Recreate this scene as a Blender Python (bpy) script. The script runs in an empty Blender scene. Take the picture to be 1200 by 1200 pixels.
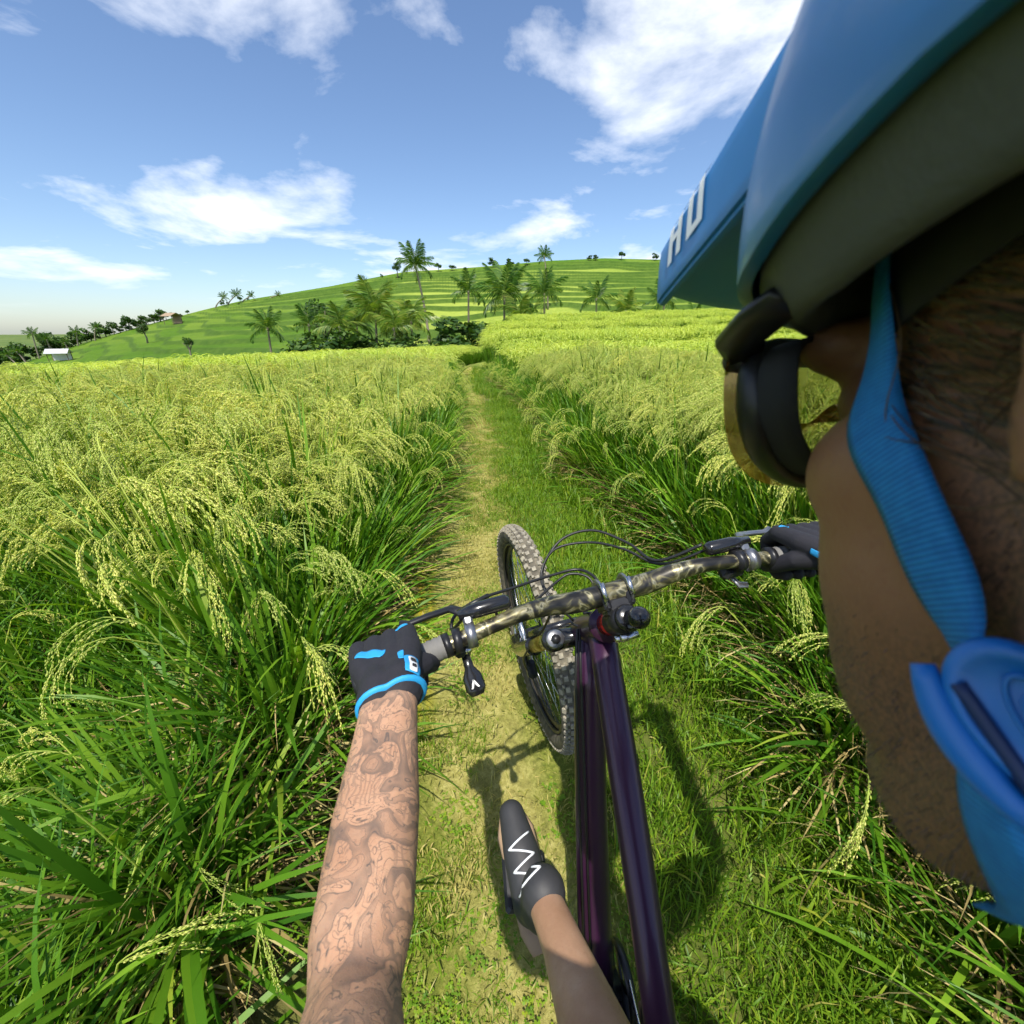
import bpy, bmesh, math, random
import numpy as np
from mathutils import Vector, Matrix, Euler, noise as mnoise
from mathutils.bvhtree import BVHTree

R_ = math.radians
random.seed(7)
rng = np.random.default_rng(7)
scene = bpy.context.scene
COL = scene.collection

# ------------------------------------------------------------------ camera, sky, sun, exposure
FPX, PITCH, CAMZ = 496.0, 23.1, 1.325
cam_data = bpy.data.cameras.new('camera')
cam_data.sensor_width = 36.0
cam_data.lens = FPX / 1200.0 * 36.0
cam_data.clip_start = 0.01
cam_data.clip_end = 5000.0
cam_data.dof.use_dof = True
cam_data.dof.focus_distance = 2.2
cam_data.dof.aperture_fstop = 16.0
cam = bpy.data.objects.new('camera', cam_data)
cam.location = (0, 0, CAMZ)
cam.rotation_euler = (R_(90 - PITCH), 0, 0)
COL.objects.link(cam)
scene.camera = cam

LIGHT = Vector((0.06, 0.50, -0.92)).normalized()      # way the sunlight travels
SUN_EL = math.asin(-LIGHT.z)
SUN_AZ = math.atan2(-LIGHT.x, -LIGHT.y)                # from +Y, clockwise
world = bpy.data.worlds.new('World')
scene.world = world
world.use_nodes = True
wn = world.node_tree.nodes
wl = world.node_tree.links
wn.clear()


def wnode(t, **kw):
    n = wn.new(t)
    for k, v in kw.items():
        setattr(n, k, v)
    return n


sky = wnode('ShaderNodeTexSky', sky_type='NISHITA', sun_disc=False)
sky.sun_elevation = SUN_EL
sky.sun_rotation = SUN_AZ
sky.air_density = 1.0
sky.dust_density = 0.6
sky.ozone_density = 1.6
wtc = wnode('ShaderNodeTexCoord')
wsep = wnode('ShaderNodeSeparateXYZ')
wl.new(wtc.outputs['Generated'], wsep.inputs[0])
# clouds live on a flat layer far overhead: direction divided by height (softened near the horizon)
wadd = wnode('ShaderNodeMath', operation='ADD'); wadd.inputs[1].default_value = 0.16
wmx = wnode('ShaderNodeMath', operation='MAXIMUM'); wmx.inputs[1].default_value = 0.02
wl.new(wsep.outputs['Z'], wmx.inputs[0]); wl.new(wmx.outputs[0], wadd.inputs[0])
wdx = wnode('ShaderNodeMath', operation='DIVIDE'); wdy = wnode('ShaderNodeMath', operation='DIVIDE')
wl.new(wsep.outputs['X'], wdx.inputs[0]); wl.new(wadd.outputs[0], wdx.inputs[1])
wl.new(wsep.outputs['Y'], wdy.inputs[0]); wl.new(wadd.outputs[0], wdy.inputs[1])
wcm = wnode('ShaderNodeCombineXYZ')
wl.new(wdx.outputs[0], wcm.inputs[0]); wl.new(wdy.outputs[0], wcm.inputs[1])
wcm.inputs[2].default_value = 3.3
wnz = wnode('ShaderNodeTexNoise'); wnz.inputs['Scale'].default_value = 1.15
wnz.inputs['Detail'].default_value = 9; wnz.inputs['Roughness'].default_value = 0.56
wnz.inputs['Distortion'].default_value = 0.25
wl.new(wcm.outputs[0], wnz.inputs['Vector'])
wr = wnode('ShaderNodeValToRGB')
wr.color_ramp.elements[0].position = 0.50; wr.color_ramp.elements[0].color = (0, 0, 0, 1)
wr.color_ramp.elements[1].position = 0.66; wr.color_ramp.elements[1].color = (1, 1, 1, 1)
wl.new(wnz.outputs['Fac'], wr.inputs[0])
wfd = wnode('ShaderNodeMapRange', interpolation_type='SMOOTHSTEP'); wfd.inputs['From Min'].default_value = .015; wfd.inputs['From Max'].default_value = .10
wl.new(wsep.outputs['Z'], wfd.inputs['Value'])
wml = wnode('ShaderNodeMath', operation='MULTIPLY'); wl.new(wr.outputs[0], wml.inputs[0]); wl.new(wfd.outputs[0], wml.inputs[1])
wmix = wnode('ShaderNodeMix', data_type='RGBA')
wmix.inputs['B'].default_value = (8.3, 8.6, 9.2, 1)
wl.new(wml.outputs[0], wmix.inputs['Factor'])
wtint = wnode('ShaderNodeMix', data_type='RGBA', blend_type='MULTIPLY')
wtint.inputs['Factor'].default_value = 1.0
wtint.inputs['B'].default_value = (0.92, 1.0, 1.12, 1)
wl.new(sky.outputs[0], wtint.inputs['A'])
wl.new(wtint.outputs['Result'], wmix.inputs['A'])
wbg = wnode('ShaderNodeBackground'); wbg.inputs['Strength'].default_value = 0.11
wl.new(wmix.outputs['Result'], wbg.inputs['Color'])
wout = wnode('ShaderNodeOutputWorld')
wl.new(wbg.outputs[0], wout.inputs['Surface'])

sun_data = bpy.data.lights.new('sun', 'SUN')
sun_data.energy = 4.6
sun_data.angle = R_(0.53)
sun_data.color = (1.0, 0.95, 0.86)
sun = bpy.data.objects.new('sun', sun_data)
sun.rotation_euler = LIGHT.to_track_quat('-Z', 'Y').to_euler()
sun.location = (0, -3, 12)
COL.objects.link(sun)
vs = scene.view_settings
vs.view_transform = 'Standard'; vs.look = 'None'; vs.gamma = 1; vs.exposure = 0.5
vs.use_curve_mapping = False
scene.cycles.max_bounces = 6
scene.cycles.diffuse_bounces = 3
scene.cycles.glossy_bounces = 3
scene.cycles.use_adaptive_sampling = True
scene.cycles.adaptive_threshold = 0.035
scene.cycles.transparent_max_bounces = 12
scene.cycles.use_denoising = True

# ------------------------------------------------------------------ helpers
CP, SP = math.cos(R_(PITCH)), math.sin(R_(PITCH))
RIGHT, FWD, UP = Vector((1, 0, 0)), Vector((0, CP, -SP)), Vector((0, SP, CP))


def cw(r, u, f):
    """a point given as metres right / up / forward of the eye"""
    return Vector((0, 0, CAMZ)) + RIGHT * r + UP * u + FWD * f


def ray(u, v, y):
    """the point at ground distance y on the line of sight through (u, v) of the 1200 px photograph"""
    d = RIGHT * ((u - 600) / FPX) + UP * ((600 - v) / FPX) + FWD
    return Vector((0, 0, CAMZ)) + d * (y / d.y)


def link(o, parent=None):
    COL.objects.link(o)
    if parent is not None:
        o.parent = parent
    return o


def tag(o, label=None, cat=None, group=None, kind=None):
    if label: o['label'] = label
    if cat: o['category'] = cat
    if group: o['group'] = group
    if kind: o['kind'] = kind
    return o


def empty(name, loc=(0, 0, 0), rz=0.0, mat=None):
    o = bpy.data.objects.new(name, None)
    o.empty_display_size = 0.1
    if mat is not None:
        o.matrix_world = mat
    else:
        o.location = loc
        o.rotation_euler = (0, 0, rz)
    return link(o)


def copy_tree(o, parent=None):
    c = o.copy()
    COL.objects.link(c)
    c.parent = parent
    for ch in list(o.children):
        copy_tree(ch, c)
    return c


def frame_from(d, hint=Vector((0, 0, 1))):
    d = d.normalized()
    if abs(d.dot(hint)) > 0.98:
        hint = Vector((1, 0, 0)) if abs(d.x) < 0.9 else Vector((0, 1, 0))
    a = hint.cross(d).normalized()
    return a, d.cross(a).normalized()


class MB:
    def __init__(s):
        s.v = []; s.f = []; s.m = []; s.c = []; s.cur = 0; s.tint = 0.0; s.sm = []

    def add(s, vs_, fs_, smooth=True):
        b = len(s.v)
        s.v.extend(vs_)
        s.c.extend([s.tint] * len(vs_))
        for f in fs_:
            s.f.append([i + b for i in f]); s.m.append(s.cur); s.sm.append(smooth)

    def tube(s, pts, rad, seg=12, cap=True, hint=Vector((0, 0, 1)), flat=1.0, closed=False):
        pts = [Vector(p) for p in pts]
        n = len(pts)
        if not hasattr(rad, '__len__'): rad = [rad] * n
        vs_, fs_ = [], []
        a = None
        for i, p in enumerate(pts):
            if closed:
                d = pts[(i + 1) % n] - pts[i - 1]
            else:
                d = pts[min(i + 1, n - 1)] - pts[max(i - 1, 0)]
            d.normalize()
            if a is None:
                a, b = frame_from(d, hint)
            else:
                a = (a - d * a.dot(d)).normalized(); b = d.cross(a)
            r = rad[i]
            ra, rb = (r if hasattr(r, '__len__') else (r, r * flat))
            for k in range(seg):
                t = 2 * math.pi * k / seg
                vs_.append(p + a * (ra * math.cos(t)) + b * (rb * math.sin(t)))
        m = n if closed else n - 1
        for i in range(m):
            j = (i + 1) % n
            for k in range(seg):
                k2 = (k + 1) % seg
                fs_.append([i * seg + k, i * seg + k2, j * seg + k2, j * seg + k])
        if cap and not closed:
            fs_.append(list(range(seg))[::-1]); fs_.append([(n - 1) * seg + k for k in range(seg)])
        s.add(vs_, fs_)
        return s

    def ball(s, c, r, seg=14, rings=9, rot=None):
        c = Vector(c)
        if not hasattr(r, '__len__'): r = (r, r, r)
        vs_ = [Vector((0, 0, r[2]))]; fs_ = []
        for i in range(1, rings):
            ph = math.pi * i / rings
            for k in range(seg):
                t = 2 * math.pi * k / seg
                vs_.append(Vector((r[0] * math.sin(ph) * math.cos(t), r[1] * math.sin(ph) * math.sin(t), r[2] * math.cos(ph))))
        vs_.append(Vector((0, 0, -r[2])))
        L = len(vs_) - 1
        for k in range(seg):
            fs_.append([0, 1 + k, 1 + (k + 1) % seg])
            fs_.append([L, L - seg + (k + 1) % seg, L - seg + k])
        for i in range(rings - 2):
            for k in range(seg):
                k2 = (k + 1) % seg
                fs_.append([1 + i * seg + k, 1 + (i + 1) * seg + k, 1 + (i + 1) * seg + k2, 1 + i * seg + k2])
        if rot is not None: vs_ = [rot @ p for p in vs_]
        s.add([c + p for p in vs_], fs_)
        return s

    def limb(s, pts, rad, seg=14):
        """tapered capsule chain (closed, for a voxel union)"""
        s.tube(pts, rad, seg)
        for p, r in zip(pts, rad): s.ball(p, r, seg, 8)
        return s

    def box(s, c, size, axes=None, bev=0.0):
        c = Vector(c)
        ax = axes or (Vector((1, 0, 0)), Vector((0, 1, 0)), Vector((0, 0, 1)))
        hx, hy, hz = [q * .5 for q in size]
        if bev <= 0:
            vs_ = [c + ax[0] * (hx * i) + ax[1] * (hy * j) + ax[2] * (hz * k) for k in (-1, 1) for j in (-1, 1) for i in (-1, 1)]
            s.add(vs_, [[0, 2, 3, 1], [4, 5, 7, 6], [0, 1, 5, 4], [2, 6, 7, 3], [0, 4, 6, 2], [1, 3, 7, 5]], False)
            return s
        b = min(bev, hx, hy, hz)
        prof = [(hx - b, hy), (hx, hy - b), (hx, -hy + b), (hx - b, -hy), (-hx + b, -hy), (-hx, -hy + b), (-hx, hy - b), (-hx + b, hy)]
        vs_, fs_ = [], []
        for z, q in ((-hz, b), (-hz + b, 0), (hz - b, 0), (hz, b)):
            for x, y in prof:
                xx = x - math.copysign(q, x) * (1 if hx > q else 0); yy = y - math.copysign(q, y) * (1 if hy > q else 0)
                vs_.append(c + ax[0] * xx + ax[1] * yy + ax[2] * z)
        for i in range(3):
            for k in range(8):
                k2 = (k + 1) % 8
                fs_.append([i * 8 + k2, i * 8 + k, (i + 1) * 8 + k, (i + 1) * 8 + k2])
        fs_.append(list(range(8))); fs_.append([24 + k for k in range(8)][::-1])
        s.add(vs_, fs_, False)
        return s

    def ribbon(s, pts, w, side):
        vs_, fs_ = [], []
        n = len(pts)
        for i, p in enumerate(pts):
            ww = w[i] * .5
            sd = side[i] if isinstance(side, list) else side
            if i == n - 1 and w[i] <= 0:
                vs_.append(p)
            else:
                vs_ += [p - sd * ww, p + sd * ww]
        for i in range(n - 1):
            if i == n - 2 and w[-1] <= 0: fs_.append([2 * i, 2 * i + 1, 2 * i + 2])
            else: fs_.append([2 * i, 2 * i + 1, 2 * i + 3, 2 * i + 2])
        s.add(vs_, fs_)
        return s

    def mesh(s, name, mats):
        me = bpy.data.meshes.new(name)
        me.from_pydata([tuple(p) for p in s.v], [], s.f)
        for m in (mats if isinstance(mats, (list, tuple)) else [mats]): me.materials.append(m)
        me.polygons.foreach_set('material_index', np.array(s.m, dtype=np.int32))
        me.polygons.foreach_set('use_smooth', np.array(s.sm, dtype=bool))
        at = me.attributes.new('tint', 'FLOAT', 'POINT')
        at.data.foreach_set('value', np.array(s.c, dtype=np.float32))
        me.update()
        return me

    def build(s, name, mats, parent=None, **kw):
        o = bpy.data.objects.new(name, s.mesh(name, mats))
        link(o, parent)
        tag(o, **kw)
        return o


def remeshed(mb, name, voxel, smooth=4, mat=None, parent=None, factor=0.5):
    """voxel union of overlapping closed shapes, smoothed, as one continuous surface"""
    me = mb.mesh(name + '_raw', [])
    o = bpy.data.objects.new(name + '_raw', me)
    COL.objects.link(o)
    r = o.modifiers.new('r', 'REMESH'); r.mode = 'VOXEL'; r.voxel_size = voxel; r.use_smooth_shade = True
    if smooth:
        sm = o.modifiers.new('s', 'SMOOTH'); sm.factor = factor; sm.iterations = smooth
    dg = bpy.context.evaluated_depsgraph_get()
    dg.update()
    m2 = bpy.data.meshes.new_from_object(o.evaluated_get(dg))
    m2.name = name
    bpy.data.objects.remove(o); bpy.data.meshes.remove(me)
    m2.materials.clear()
    if mat: m2.materials.append(mat)
    m2.polygons.foreach_set('use_smooth', np.ones(len(m2.polygons), dtype=bool))
    out = bpy.data.objects.new(name, m2)
    link(out, parent)
    return out


# ------------------------------------------------------------------ materials
class NT:
    def __init__(s, name):
        s.mat = bpy.data.materials.new(name); s.mat.use_nodes = True
        s.t = s.mat.node_tree; s.t.nodes.clear()
        s.out = s.n('ShaderNodeOutputMaterial')

    def n(s, t, **kw):
        nd = s.t.nodes.new(t)
        for k, v in kw.items(): setattr(nd, k, v)
        return nd

    def l(s, a, b): s.t.links.new(a, b)

    def noise(s, scale, detail=4, rough=.55, vec=None, dist=0.0, obj=True):
        nd = s.n('ShaderNodeTexNoise')
        nd.inputs['Scale'].default_value = scale; nd.inputs['Detail'].default_value = detail
        nd.inputs['Roughness'].default_value = rough; nd.inputs['Distortion'].default_value = dist
        if vec is None: vec = s.coord()
        s.l(vec, nd.inputs['Vector'])
        return nd.outputs['Fac']

    def coord(s, kind='Object'):
        if not hasattr(s, 'tc'): s.tc = s.n('ShaderNodeTexCoord')
        return s.tc.outputs[kind]

    def attr(s, name):
        a = s.n('ShaderNodeAttribute', attribute_name=name)
        return a.outputs['Fac']

    def ramp(s, fac, stops):
        r = s.n('ShaderNodeValToRGB')
        e = r.color_ramp.elements
        while len(e) < len(stops): e.new(0.5)
        for q, (p, c) in zip(e, stops):
            q.position = p; q.color = (c if len(c) == 4 else (*c, 1)) if hasattr(c, '__len__') else (c, c, c, 1)
        s.l(fac, r.inputs[0])
        return r.outputs[0]

    def mix(s, fac, a, b, blend='MIX'):
        m = s.n('ShaderNodeMix', data_type='RGBA', blend_type=blend)
        for q, nm in ((fac, 'Factor'), (a, 'A'), (b, 'B')):
            if isinstance(q, (int, float)): m.inputs[nm].default_value = q if nm == 'Factor' else (q, q, q, 1)
            elif isinstance(q, (tuple, list)): m.inputs[nm].default_value = (*q, 1)[:4]
            else: s.l(q, m.inputs[nm])
        return m.outputs['Result']

    def math(s, op, a, b=0.0):
        m = s.n('ShaderNodeMath', operation=op)
        for i, q in enumerate((a, b)):
            if isinstance(q, (int, float)): m.inputs[i].default_value = q
            else: s.l(q, m.inputs[i])
        return m.outputs[0]

    def bump(s, h, strength=.3, dist=.01):
        b = s.n('ShaderNodeBump')
        b.inputs['Strength'].default_value = strength; b.inputs['Distance'].default_value = dist
        s.l(h, b.inputs['Height'])
        return b.outputs['Normal']

    def pbr(s, color, rough=.5, metal=0.0, normal=None, spec=.5, coat=0.0, trans=0.0, sub=0.0):
        p = s.n('ShaderNodeBsdfPrincipled')
        for q, nm in ((color, 'Base Color'), (rough, 'Roughness'), (metal, 'Metallic')):
            if isinstance(q, (int, float)): p.inputs[nm].default_value = q
            elif isinstance(q, (tuple, list)): p.inputs[nm].default_value = (*q, 1)[:4]
            else: s.l(q, p.inputs[nm])
        p.inputs['Specular IOR Level'].default_value = spec
        p.inputs['Coat Weight'].default_value = coat
        p.inputs['Transmission Weight'].default_value = trans
        if sub:
            p.inputs['Subsurface Weight'].default_value = sub
            p.inputs['Subsurface Radius'].default_value = (.012, .005, .003)
            p.inputs['Subsurface Scale'].default_value = 1.0
        if normal is not None: s.l(normal, p.inputs['Normal'])
        s.p = p
        return p.outputs[0]

    def done(s, sh):
        s.l(sh, s.out.inputs['Surface'])
        return s.mat

    def leaf(s, color, transl=.35, rough=.5):
        """leaf blade: glossy-ish front, light passing through"""
        sh = s.pbr(color, rough, spec=.35)
        tr = s.n('ShaderNodeBsdfTranslucent')
        tc = s.mix(1.0, color, (1.25, 1.2, .55), 'MULTIPLY')
        s.l(tc, tr.inputs['Color'])
        mx = s.n('ShaderNodeMixShader'); mx.inputs[0].default_value = transl
        s.l(sh, mx.inputs[1]); s.l(tr.outputs[0], mx.inputs[2])
        return s.done(mx.outputs[0])


def simple(name, col, rough=.5, metal=0.0, bump=None, spec=.5, coat=0.0, var=.15, scale=30):
    t = NT(name)
    nz = t.noise(scale, 5)
    lo = tuple(c * (1 - var) for c in col); hi = tuple(min(1, c * (1 + var)) for c in col)
    c = t.mix(nz, lo, hi)
    rr = t.math('ADD', t.math('MULTIPLY', t.noise(scale * 2.3, 3), .24), rough - .12)
    nm = t.bump(t.noise(bump[0], 4), bump[1], bump[2]) if bump else None
    return t.done(t.pbr(c, rr, metal, nm, spec, coat))


def leaf_mat(name, stops, transl=.35, rough=.48):
    t = NT(name)
    oi = t.n('ShaderNodeObjectInfo')
    c = t.ramp(t.attr('tint'), stops)
    jit = t.ramp(oi.outputs['Random'], [(0, (.80, .86, .75)), (.5, (1, 1, 1)), (1, (1.12, 1.06, 1.05))])
    c = t.mix(1.0, c, jit, 'MULTIPLY')
    return t.leaf(c, transl, rough)


M = {}
# tint 0..1 : dark green -> fresh -> yellow green -> straw
M['rice_leaf'] = leaf_mat('rice_leaf', [(0, (.040, .130, .008)), (.35, (.100, .245, .012)), (.7, (.21, .37, .024)), (.88, (.36, .42, .05)), (1, (.45, .39, .12))], .38)
M['rice_grain'] = leaf_mat('rice_grain', [(0, (.47, .59, .11)), (.5, (.68, .75, .21)), (1, (.84, .83, .36))], .48, .55)
M['straw'] = leaf_mat('straw', [(0, (.16, .11, .04)), (.5, (.36, .27, .10)), (1, (.50, .42, .18))], .2, .6)
M['turf'] = leaf_mat('turf', [(0, (.075, .18, .010)), (.5, (.18, .32, .018)), (.85, (.32, .41, .03)), (1, (.46, .42, .10))], .4)
M['dry_turf'] = leaf_mat('dry_turf', [(0, (.15, .21, .02)), (.4, (.34, .33, .07)), (1, (.52, .44, .17))], .3, .6)
M['palm_leaf'] = leaf_mat('palm_leaf', [(0, (.025, .075, .010)), (.5, (.065, .16, .016)), (.8, (.17, .27, .03)), (1, (.30, .34, .06))], .35, .4)
M['tree_leaf'] = leaf_mat('tree_leaf', [(0, (.020, .055, .010)), (.5, (.045, .105, .014)), (1, (.11, .19, .03))], .3, .45)
M['bark'] = simple('bark', (.21, .175, .13), .85, bump=(8, .8, .05), var=.35, scale=6)

# ------------------------------------------------------------------ terrain
YC = 1.17                                   # where the front wheel stands


def sstep(a, b, t):
    t = np.clip((t - a) / (b - a), 0, 1)
    return t * t * (3 - 2 * t)


def path_c(y):
    return np.interp(y, [-6, .3, 1.0, 2.0, 3.1, 5.3, 8.5, 12, 18, 24, 34], [.45, .16, -.10, -.24, -.32, -.44, -.85, -1.32, -1.9, -1.9, -.6])


def edge_l(y):
    return np.interp(y, [-6, .2, .7, 1.0, 1.65, 3.1, 5.3, 8.5, 12, 18, 24, 34], [-.95, -.9, -.84, -.78, -.74, -.74, -.92, -1.28, -1.72, -2.35, -2.4, -1.2])


def edge_r(y):
    return np.interp(y, [-6, .3, 1.1, 2.1, 2.9, 3.7, 5.5, 8.5, 12, 18, 24, 34], [1.5, 1.25, 1.12, 1.06, .92, .70, .62, .3, -.25, -1.15, -1.35, .0])


def vnoise(x, y, s, seed=0):
    x = np.asarray(x, float) / s; y = np.asarray(y, float) / s
    xi = np.floor(x).astype(np.int64); yi = np.floor(y).astype(np.int64)
    fx = x - xi; fy = y - yi
    fx = fx * fx * (3 - 2 * fx); fy = fy * fy * (3 - 2 * fy)

    def hsh(a, b):
        q = (a * 374761393 + b * 668265263 + seed * 974634777) & 0x7fffffff
        q = ((q ^ (q >> 13)) * 1274126177) & 0x7fffffff
        return ((q ^ (q >> 16)) & 0xffff) / 65535.0
    return (hsh(xi, yi) * (1 - fx) + hsh(xi + 1, yi) * fx) * (1 - fy) + (hsh(xi, yi + 1) * (1 - fx) + hsh(xi + 1, yi + 1) * fx) * fy


def ground_z(x, y):
    x = np.asarray(x, float); y = np.asarray(y, float)
    k = .05
    t = (YC + .16 - y)
    ramp = np.where(t / k > 30, t, k * np.log1p(np.exp(np.clip(t / k, -50, 30))))
    z = .045 - .285 * np.minimum(ramp, 2.6)
    fade = sstep(2.5, 5.0, np.abs(x - .1))
    z = z * (1 - fade) + fade * np.maximum(z, -.25)
    el, er = edge_l(y), edge_r(y)
    wl_ = sstep(.02, .45, el - x + .1)
    wr_ = sstep(0, .5, x - er)
    far = np.maximum(0, y - 4)
    z = z - wl_ * (.13 + .045 * np.clip(-x - 3, 0, 45)) - .018 * far * (1 - wr_) - .004 * np.clip(y - 24, 0, 60) * (1 - wr_) * 3
    st = .32 * sstep(0, .5, y - 14 - .15 * x) + .42 * sstep(0, .6, y - 21 - .2 * x) + .45 * sstep(0, .7, y - 29 - .12 * x) + .45 * sstep(0, .8, y - 38)
    z = z + wr_ * (-.05 + st + .028 * np.clip(x - 3, 0, 30))
    z = z - sstep(44, 60, y) * 5.0
    z = z + .022 * (vnoise(x, y, .35, 1) - .5) + .03 * (vnoise(x, y, 1.1, 2) - .5)
    # wheel rut of the path
    z = z - .025 * np.exp(-((x - path_c(y)) / .16) ** 2)
    return z


def gz(x, y): return float(ground_z(x, y))


def axis(lo, hi, c0, c1, fine, grow=1.12):
    a = list(np.arange(c0, c1 + 1e-6, fine))
    s_ = fine; q = a[-1]
    while q < hi:
        s_ *= grow; q += min(s_, 2.0); a.append(q)
    s_ = fine; q = a[0]
    while q > lo:
        s_ *= grow; q -= min(s_, 2.0); a.insert(0, q)
    return np.array(a)


def grid_obj(name, X, Y, Z, mat, attr=None, extra=None, kind='structure', parent=None, attrs=None):
    ny, nx = X.shape
    me = bpy.data.meshes.new(name)
    co = np.stack([X, Y, Z], -1).reshape(-1, 3)
    idx = np.arange(nx * ny).reshape(ny, nx)
    q = np.stack([idx[:-1, :-1], idx[:-1, 1:], idx[1:, 1:], idx[1:, :-1]], -1).reshape(-1, 4)
    me.vertices.add(len(co)); me.vertices.foreach_set('co', co.astype(np.float32).ravel())
    me.loops.add(q.size); me.loops.foreach_set('vertex_index', q.astype(np.int32).ravel())
    me.polygons.add(len(q)); me.polygons.foreach_set('loop_start', np.arange(0, q.size, 4, dtype=np.int32))
    me.polygons.foreach_set('use_smooth', np.ones(len(q), dtype=bool))
    me.update(calc_edges=True)
    for nm, a in (attrs or {}).items():
        at = me.attributes.new(nm, 'FLOAT', 'POINT'); at.data.foreach_set('value', a.astype(np.float32).ravel())
    me.materials.append(mat)
    o = bpy.data.objects.new(name, me)
    link(o, parent)
    if kind: o['kind'] = kind
    return o


# soil under the rice, turf beside the path
t = NT('soil_and_turf')
soil = t.ramp(t.noise(9, 8, .65), [(.25, (.045, .030, .014)), (.55, (.12, .082, .040)), (.8, (.22, .16, .08))])
grs = t.ramp(t.noise(5, 8, .7), [(.25, (.05, .075, .012)), (.5, (.10, .13, .02)), (.75, (.18, .17, .05))])  # dark and brownish: soil and shade between the blades put into the colour
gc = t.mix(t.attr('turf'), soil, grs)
farc = t.ramp(t.noise(1.4, 6, .6), [(.3, (.14, .21, .025)), (.7, (.27, .33, .06))])
gc = t.mix(t.attr('far'), gc, farc)
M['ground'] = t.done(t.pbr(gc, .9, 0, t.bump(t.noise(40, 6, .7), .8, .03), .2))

gx = axis(-75, 60, -2.6, 2.4, .07); gy = axis(-5, 66, -.6, 6.0, .07)
X, Y = np.meshgrid(gx, gy)
Z = ground_z(X, Y)
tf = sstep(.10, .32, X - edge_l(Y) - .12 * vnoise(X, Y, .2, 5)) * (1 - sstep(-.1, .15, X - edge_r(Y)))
far_a = sstep(16, 30, np.hypot(X, Y))
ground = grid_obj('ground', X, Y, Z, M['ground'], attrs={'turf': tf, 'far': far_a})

# trodden path: dry yellow cut grass on pale earth
t = NT('trodden_path')
n1 = t.noise(3.2, 6, .65); n2 = t.noise(45, 6, .75); n3 = t.noise(11, 5, .6)
pc = t.ramp(n2, [(.28, (.17, .15, .045)), (.48, (.33, .30, .085)), (.68, (.50, .45, .16))])
gp = t.ramp(n2, [(.30, (.07, .10, .015)), (.5, (.15, .18, .025)), (.7, (.30, .30, .06))])
msk = t.math('ADD', t.math('MULTIPLY', t.attr('edge'), .9), t.math('SUBTRACT', n1, .52))
pc = t.mix(t.ramp(msk, [(-.02, 0), (.32, .92)]), pc, gp)
# a worn line of yellow moss along the left lip of the path
yel = t.ramp(n3, [(.3, (.33, .27, .02)), (.7, (.55, .43, .02))])
pc = t.mix(t.attr('moss'), pc, yel)
M['path'] = t.done(t.pbr(pc, .92, 0, t.bump(t.math('ADD', n2, n3), .9, .02), .15))
pu = np.linspace(-1, 1, 33); py = axis(-3, 22, -.4, 6.0, .06)
U_, Yp = np.meshgrid(pu, py)
hw = .34 + .07 * (vnoise(Yp * 0 + 3, Yp, .5, 8) - .5)
Xp = path_c(Yp) + U_ * hw * (1 + .12 * (vnoise(U_ * 3, Yp, .23, 9) - .5))
path = grid_obj('path', Xp, Yp, ground_z(Xp, Yp) + .005 - .010 * (np.abs(U_) > .97), M['path'],
                attrs={'edge': np.abs(U_) ** 2.5, 'moss': np.exp(-((U_ + .72) / .14) ** 2) * sstep(.9, 1.5, Yp) * (1 - sstep(4.2, 6.5, Yp)) * sstep(.2, .45, vnoise(U_ * 4, Yp, .3, 4)) * .95})

# plain that runs out to the horizon
t = NT('far_plain')
M['plain'] = t.done(t.pbr(t.ramp(t.noise(.02, 8, .6), [(.3, (.05, .10, .02)), (.7, (.16, .20, .05))]), .9, spec=.1))
gxx = np.linspace(-3000, 3000, 40); gyy = np.linspace(-400, 4000, 40)
X, Y = np.meshgrid(gxx, gyy)
plain = grid_obj('plain', X, Y, X * 0 - 16.0 + 0 * Y, M['plain'])

# terraced hillside
RU = np.array([-900, -500, -250, -100, 0, 60, 120, 200, 300, 400, 480, 560, 640, 700, 790, 900, 1000, 1200, 1500, 2100])
RV = np.array([452, 450, 446, 440, 432, 414, 397, 376, 352, 335, 319, 313, 305, 303, 306, 309, 314, 326, 352, 390])
RY = np.interp(RU, [-900, 0, 300, 600, 1200, 2100], [150, 170, 215, 245, 235, 200])
RZ = np.array([ray(u, v, y).z for u, v, y in zip(RU, RV, RY)])
cu = np.concatenate([np.linspace(-900, -60, 60), np.linspace(-50, 1250, 400), np.linspace(1265, 2100, 50)])
rs = np.concatenate([np.linspace(0, 1, 420), np.linspace(1.01, 1.9, 24)])
Ug, Sg = np.meshgrid(cu, rs)
ry = np.interp(Ug, RU, RY); rz = np.interp(Ug, RU, RZ)
ry = ry + 6 * (vnoise(Ug, Ug * 0, 90, 3) - .5)
Y0 = 50.0
Yh = Y0 + (ry - Y0) * Sg
Xh = (Ug - 600) / FPX * (Yh * CP + 3.0)
zb = -4.2 - 3.0 * sstep(300, -100, Ug)
sraw = np.clip(Sg, 0, 1)
prof = .25 * sraw + .75 * sraw ** 1.25
Zs = zb + (rz - zb) * prof
wob = 1.6 * (vnoise(Xh, Yh, 38, 11) - .5) + .8 * (vnoise(Xh, Yh, 14, 12) - .5) + 2.0 * (vnoise(Xh, Yh, 90, 13) - .5)
step = 1.7 + .5 * sstep(300, 500, Ug)
q = Zs / step + wob
fr = q - np.floor(q)
qq = np.floor(q) + .5 * fr + .5 * sstep(.72, .94, fr)
keep = sstep(0, .05, sraw) * (1 - sstep(.93, 1.0, Sg))
Zh = Zs + ((qq - q) * step) * keep
Zh = np.where(Sg > 1, rz - (Sg - 1) * 40, Zh)
riser = sstep(.70, .78, fr) * (1 - sstep(.92, 1.0, fr)) * keep
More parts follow.
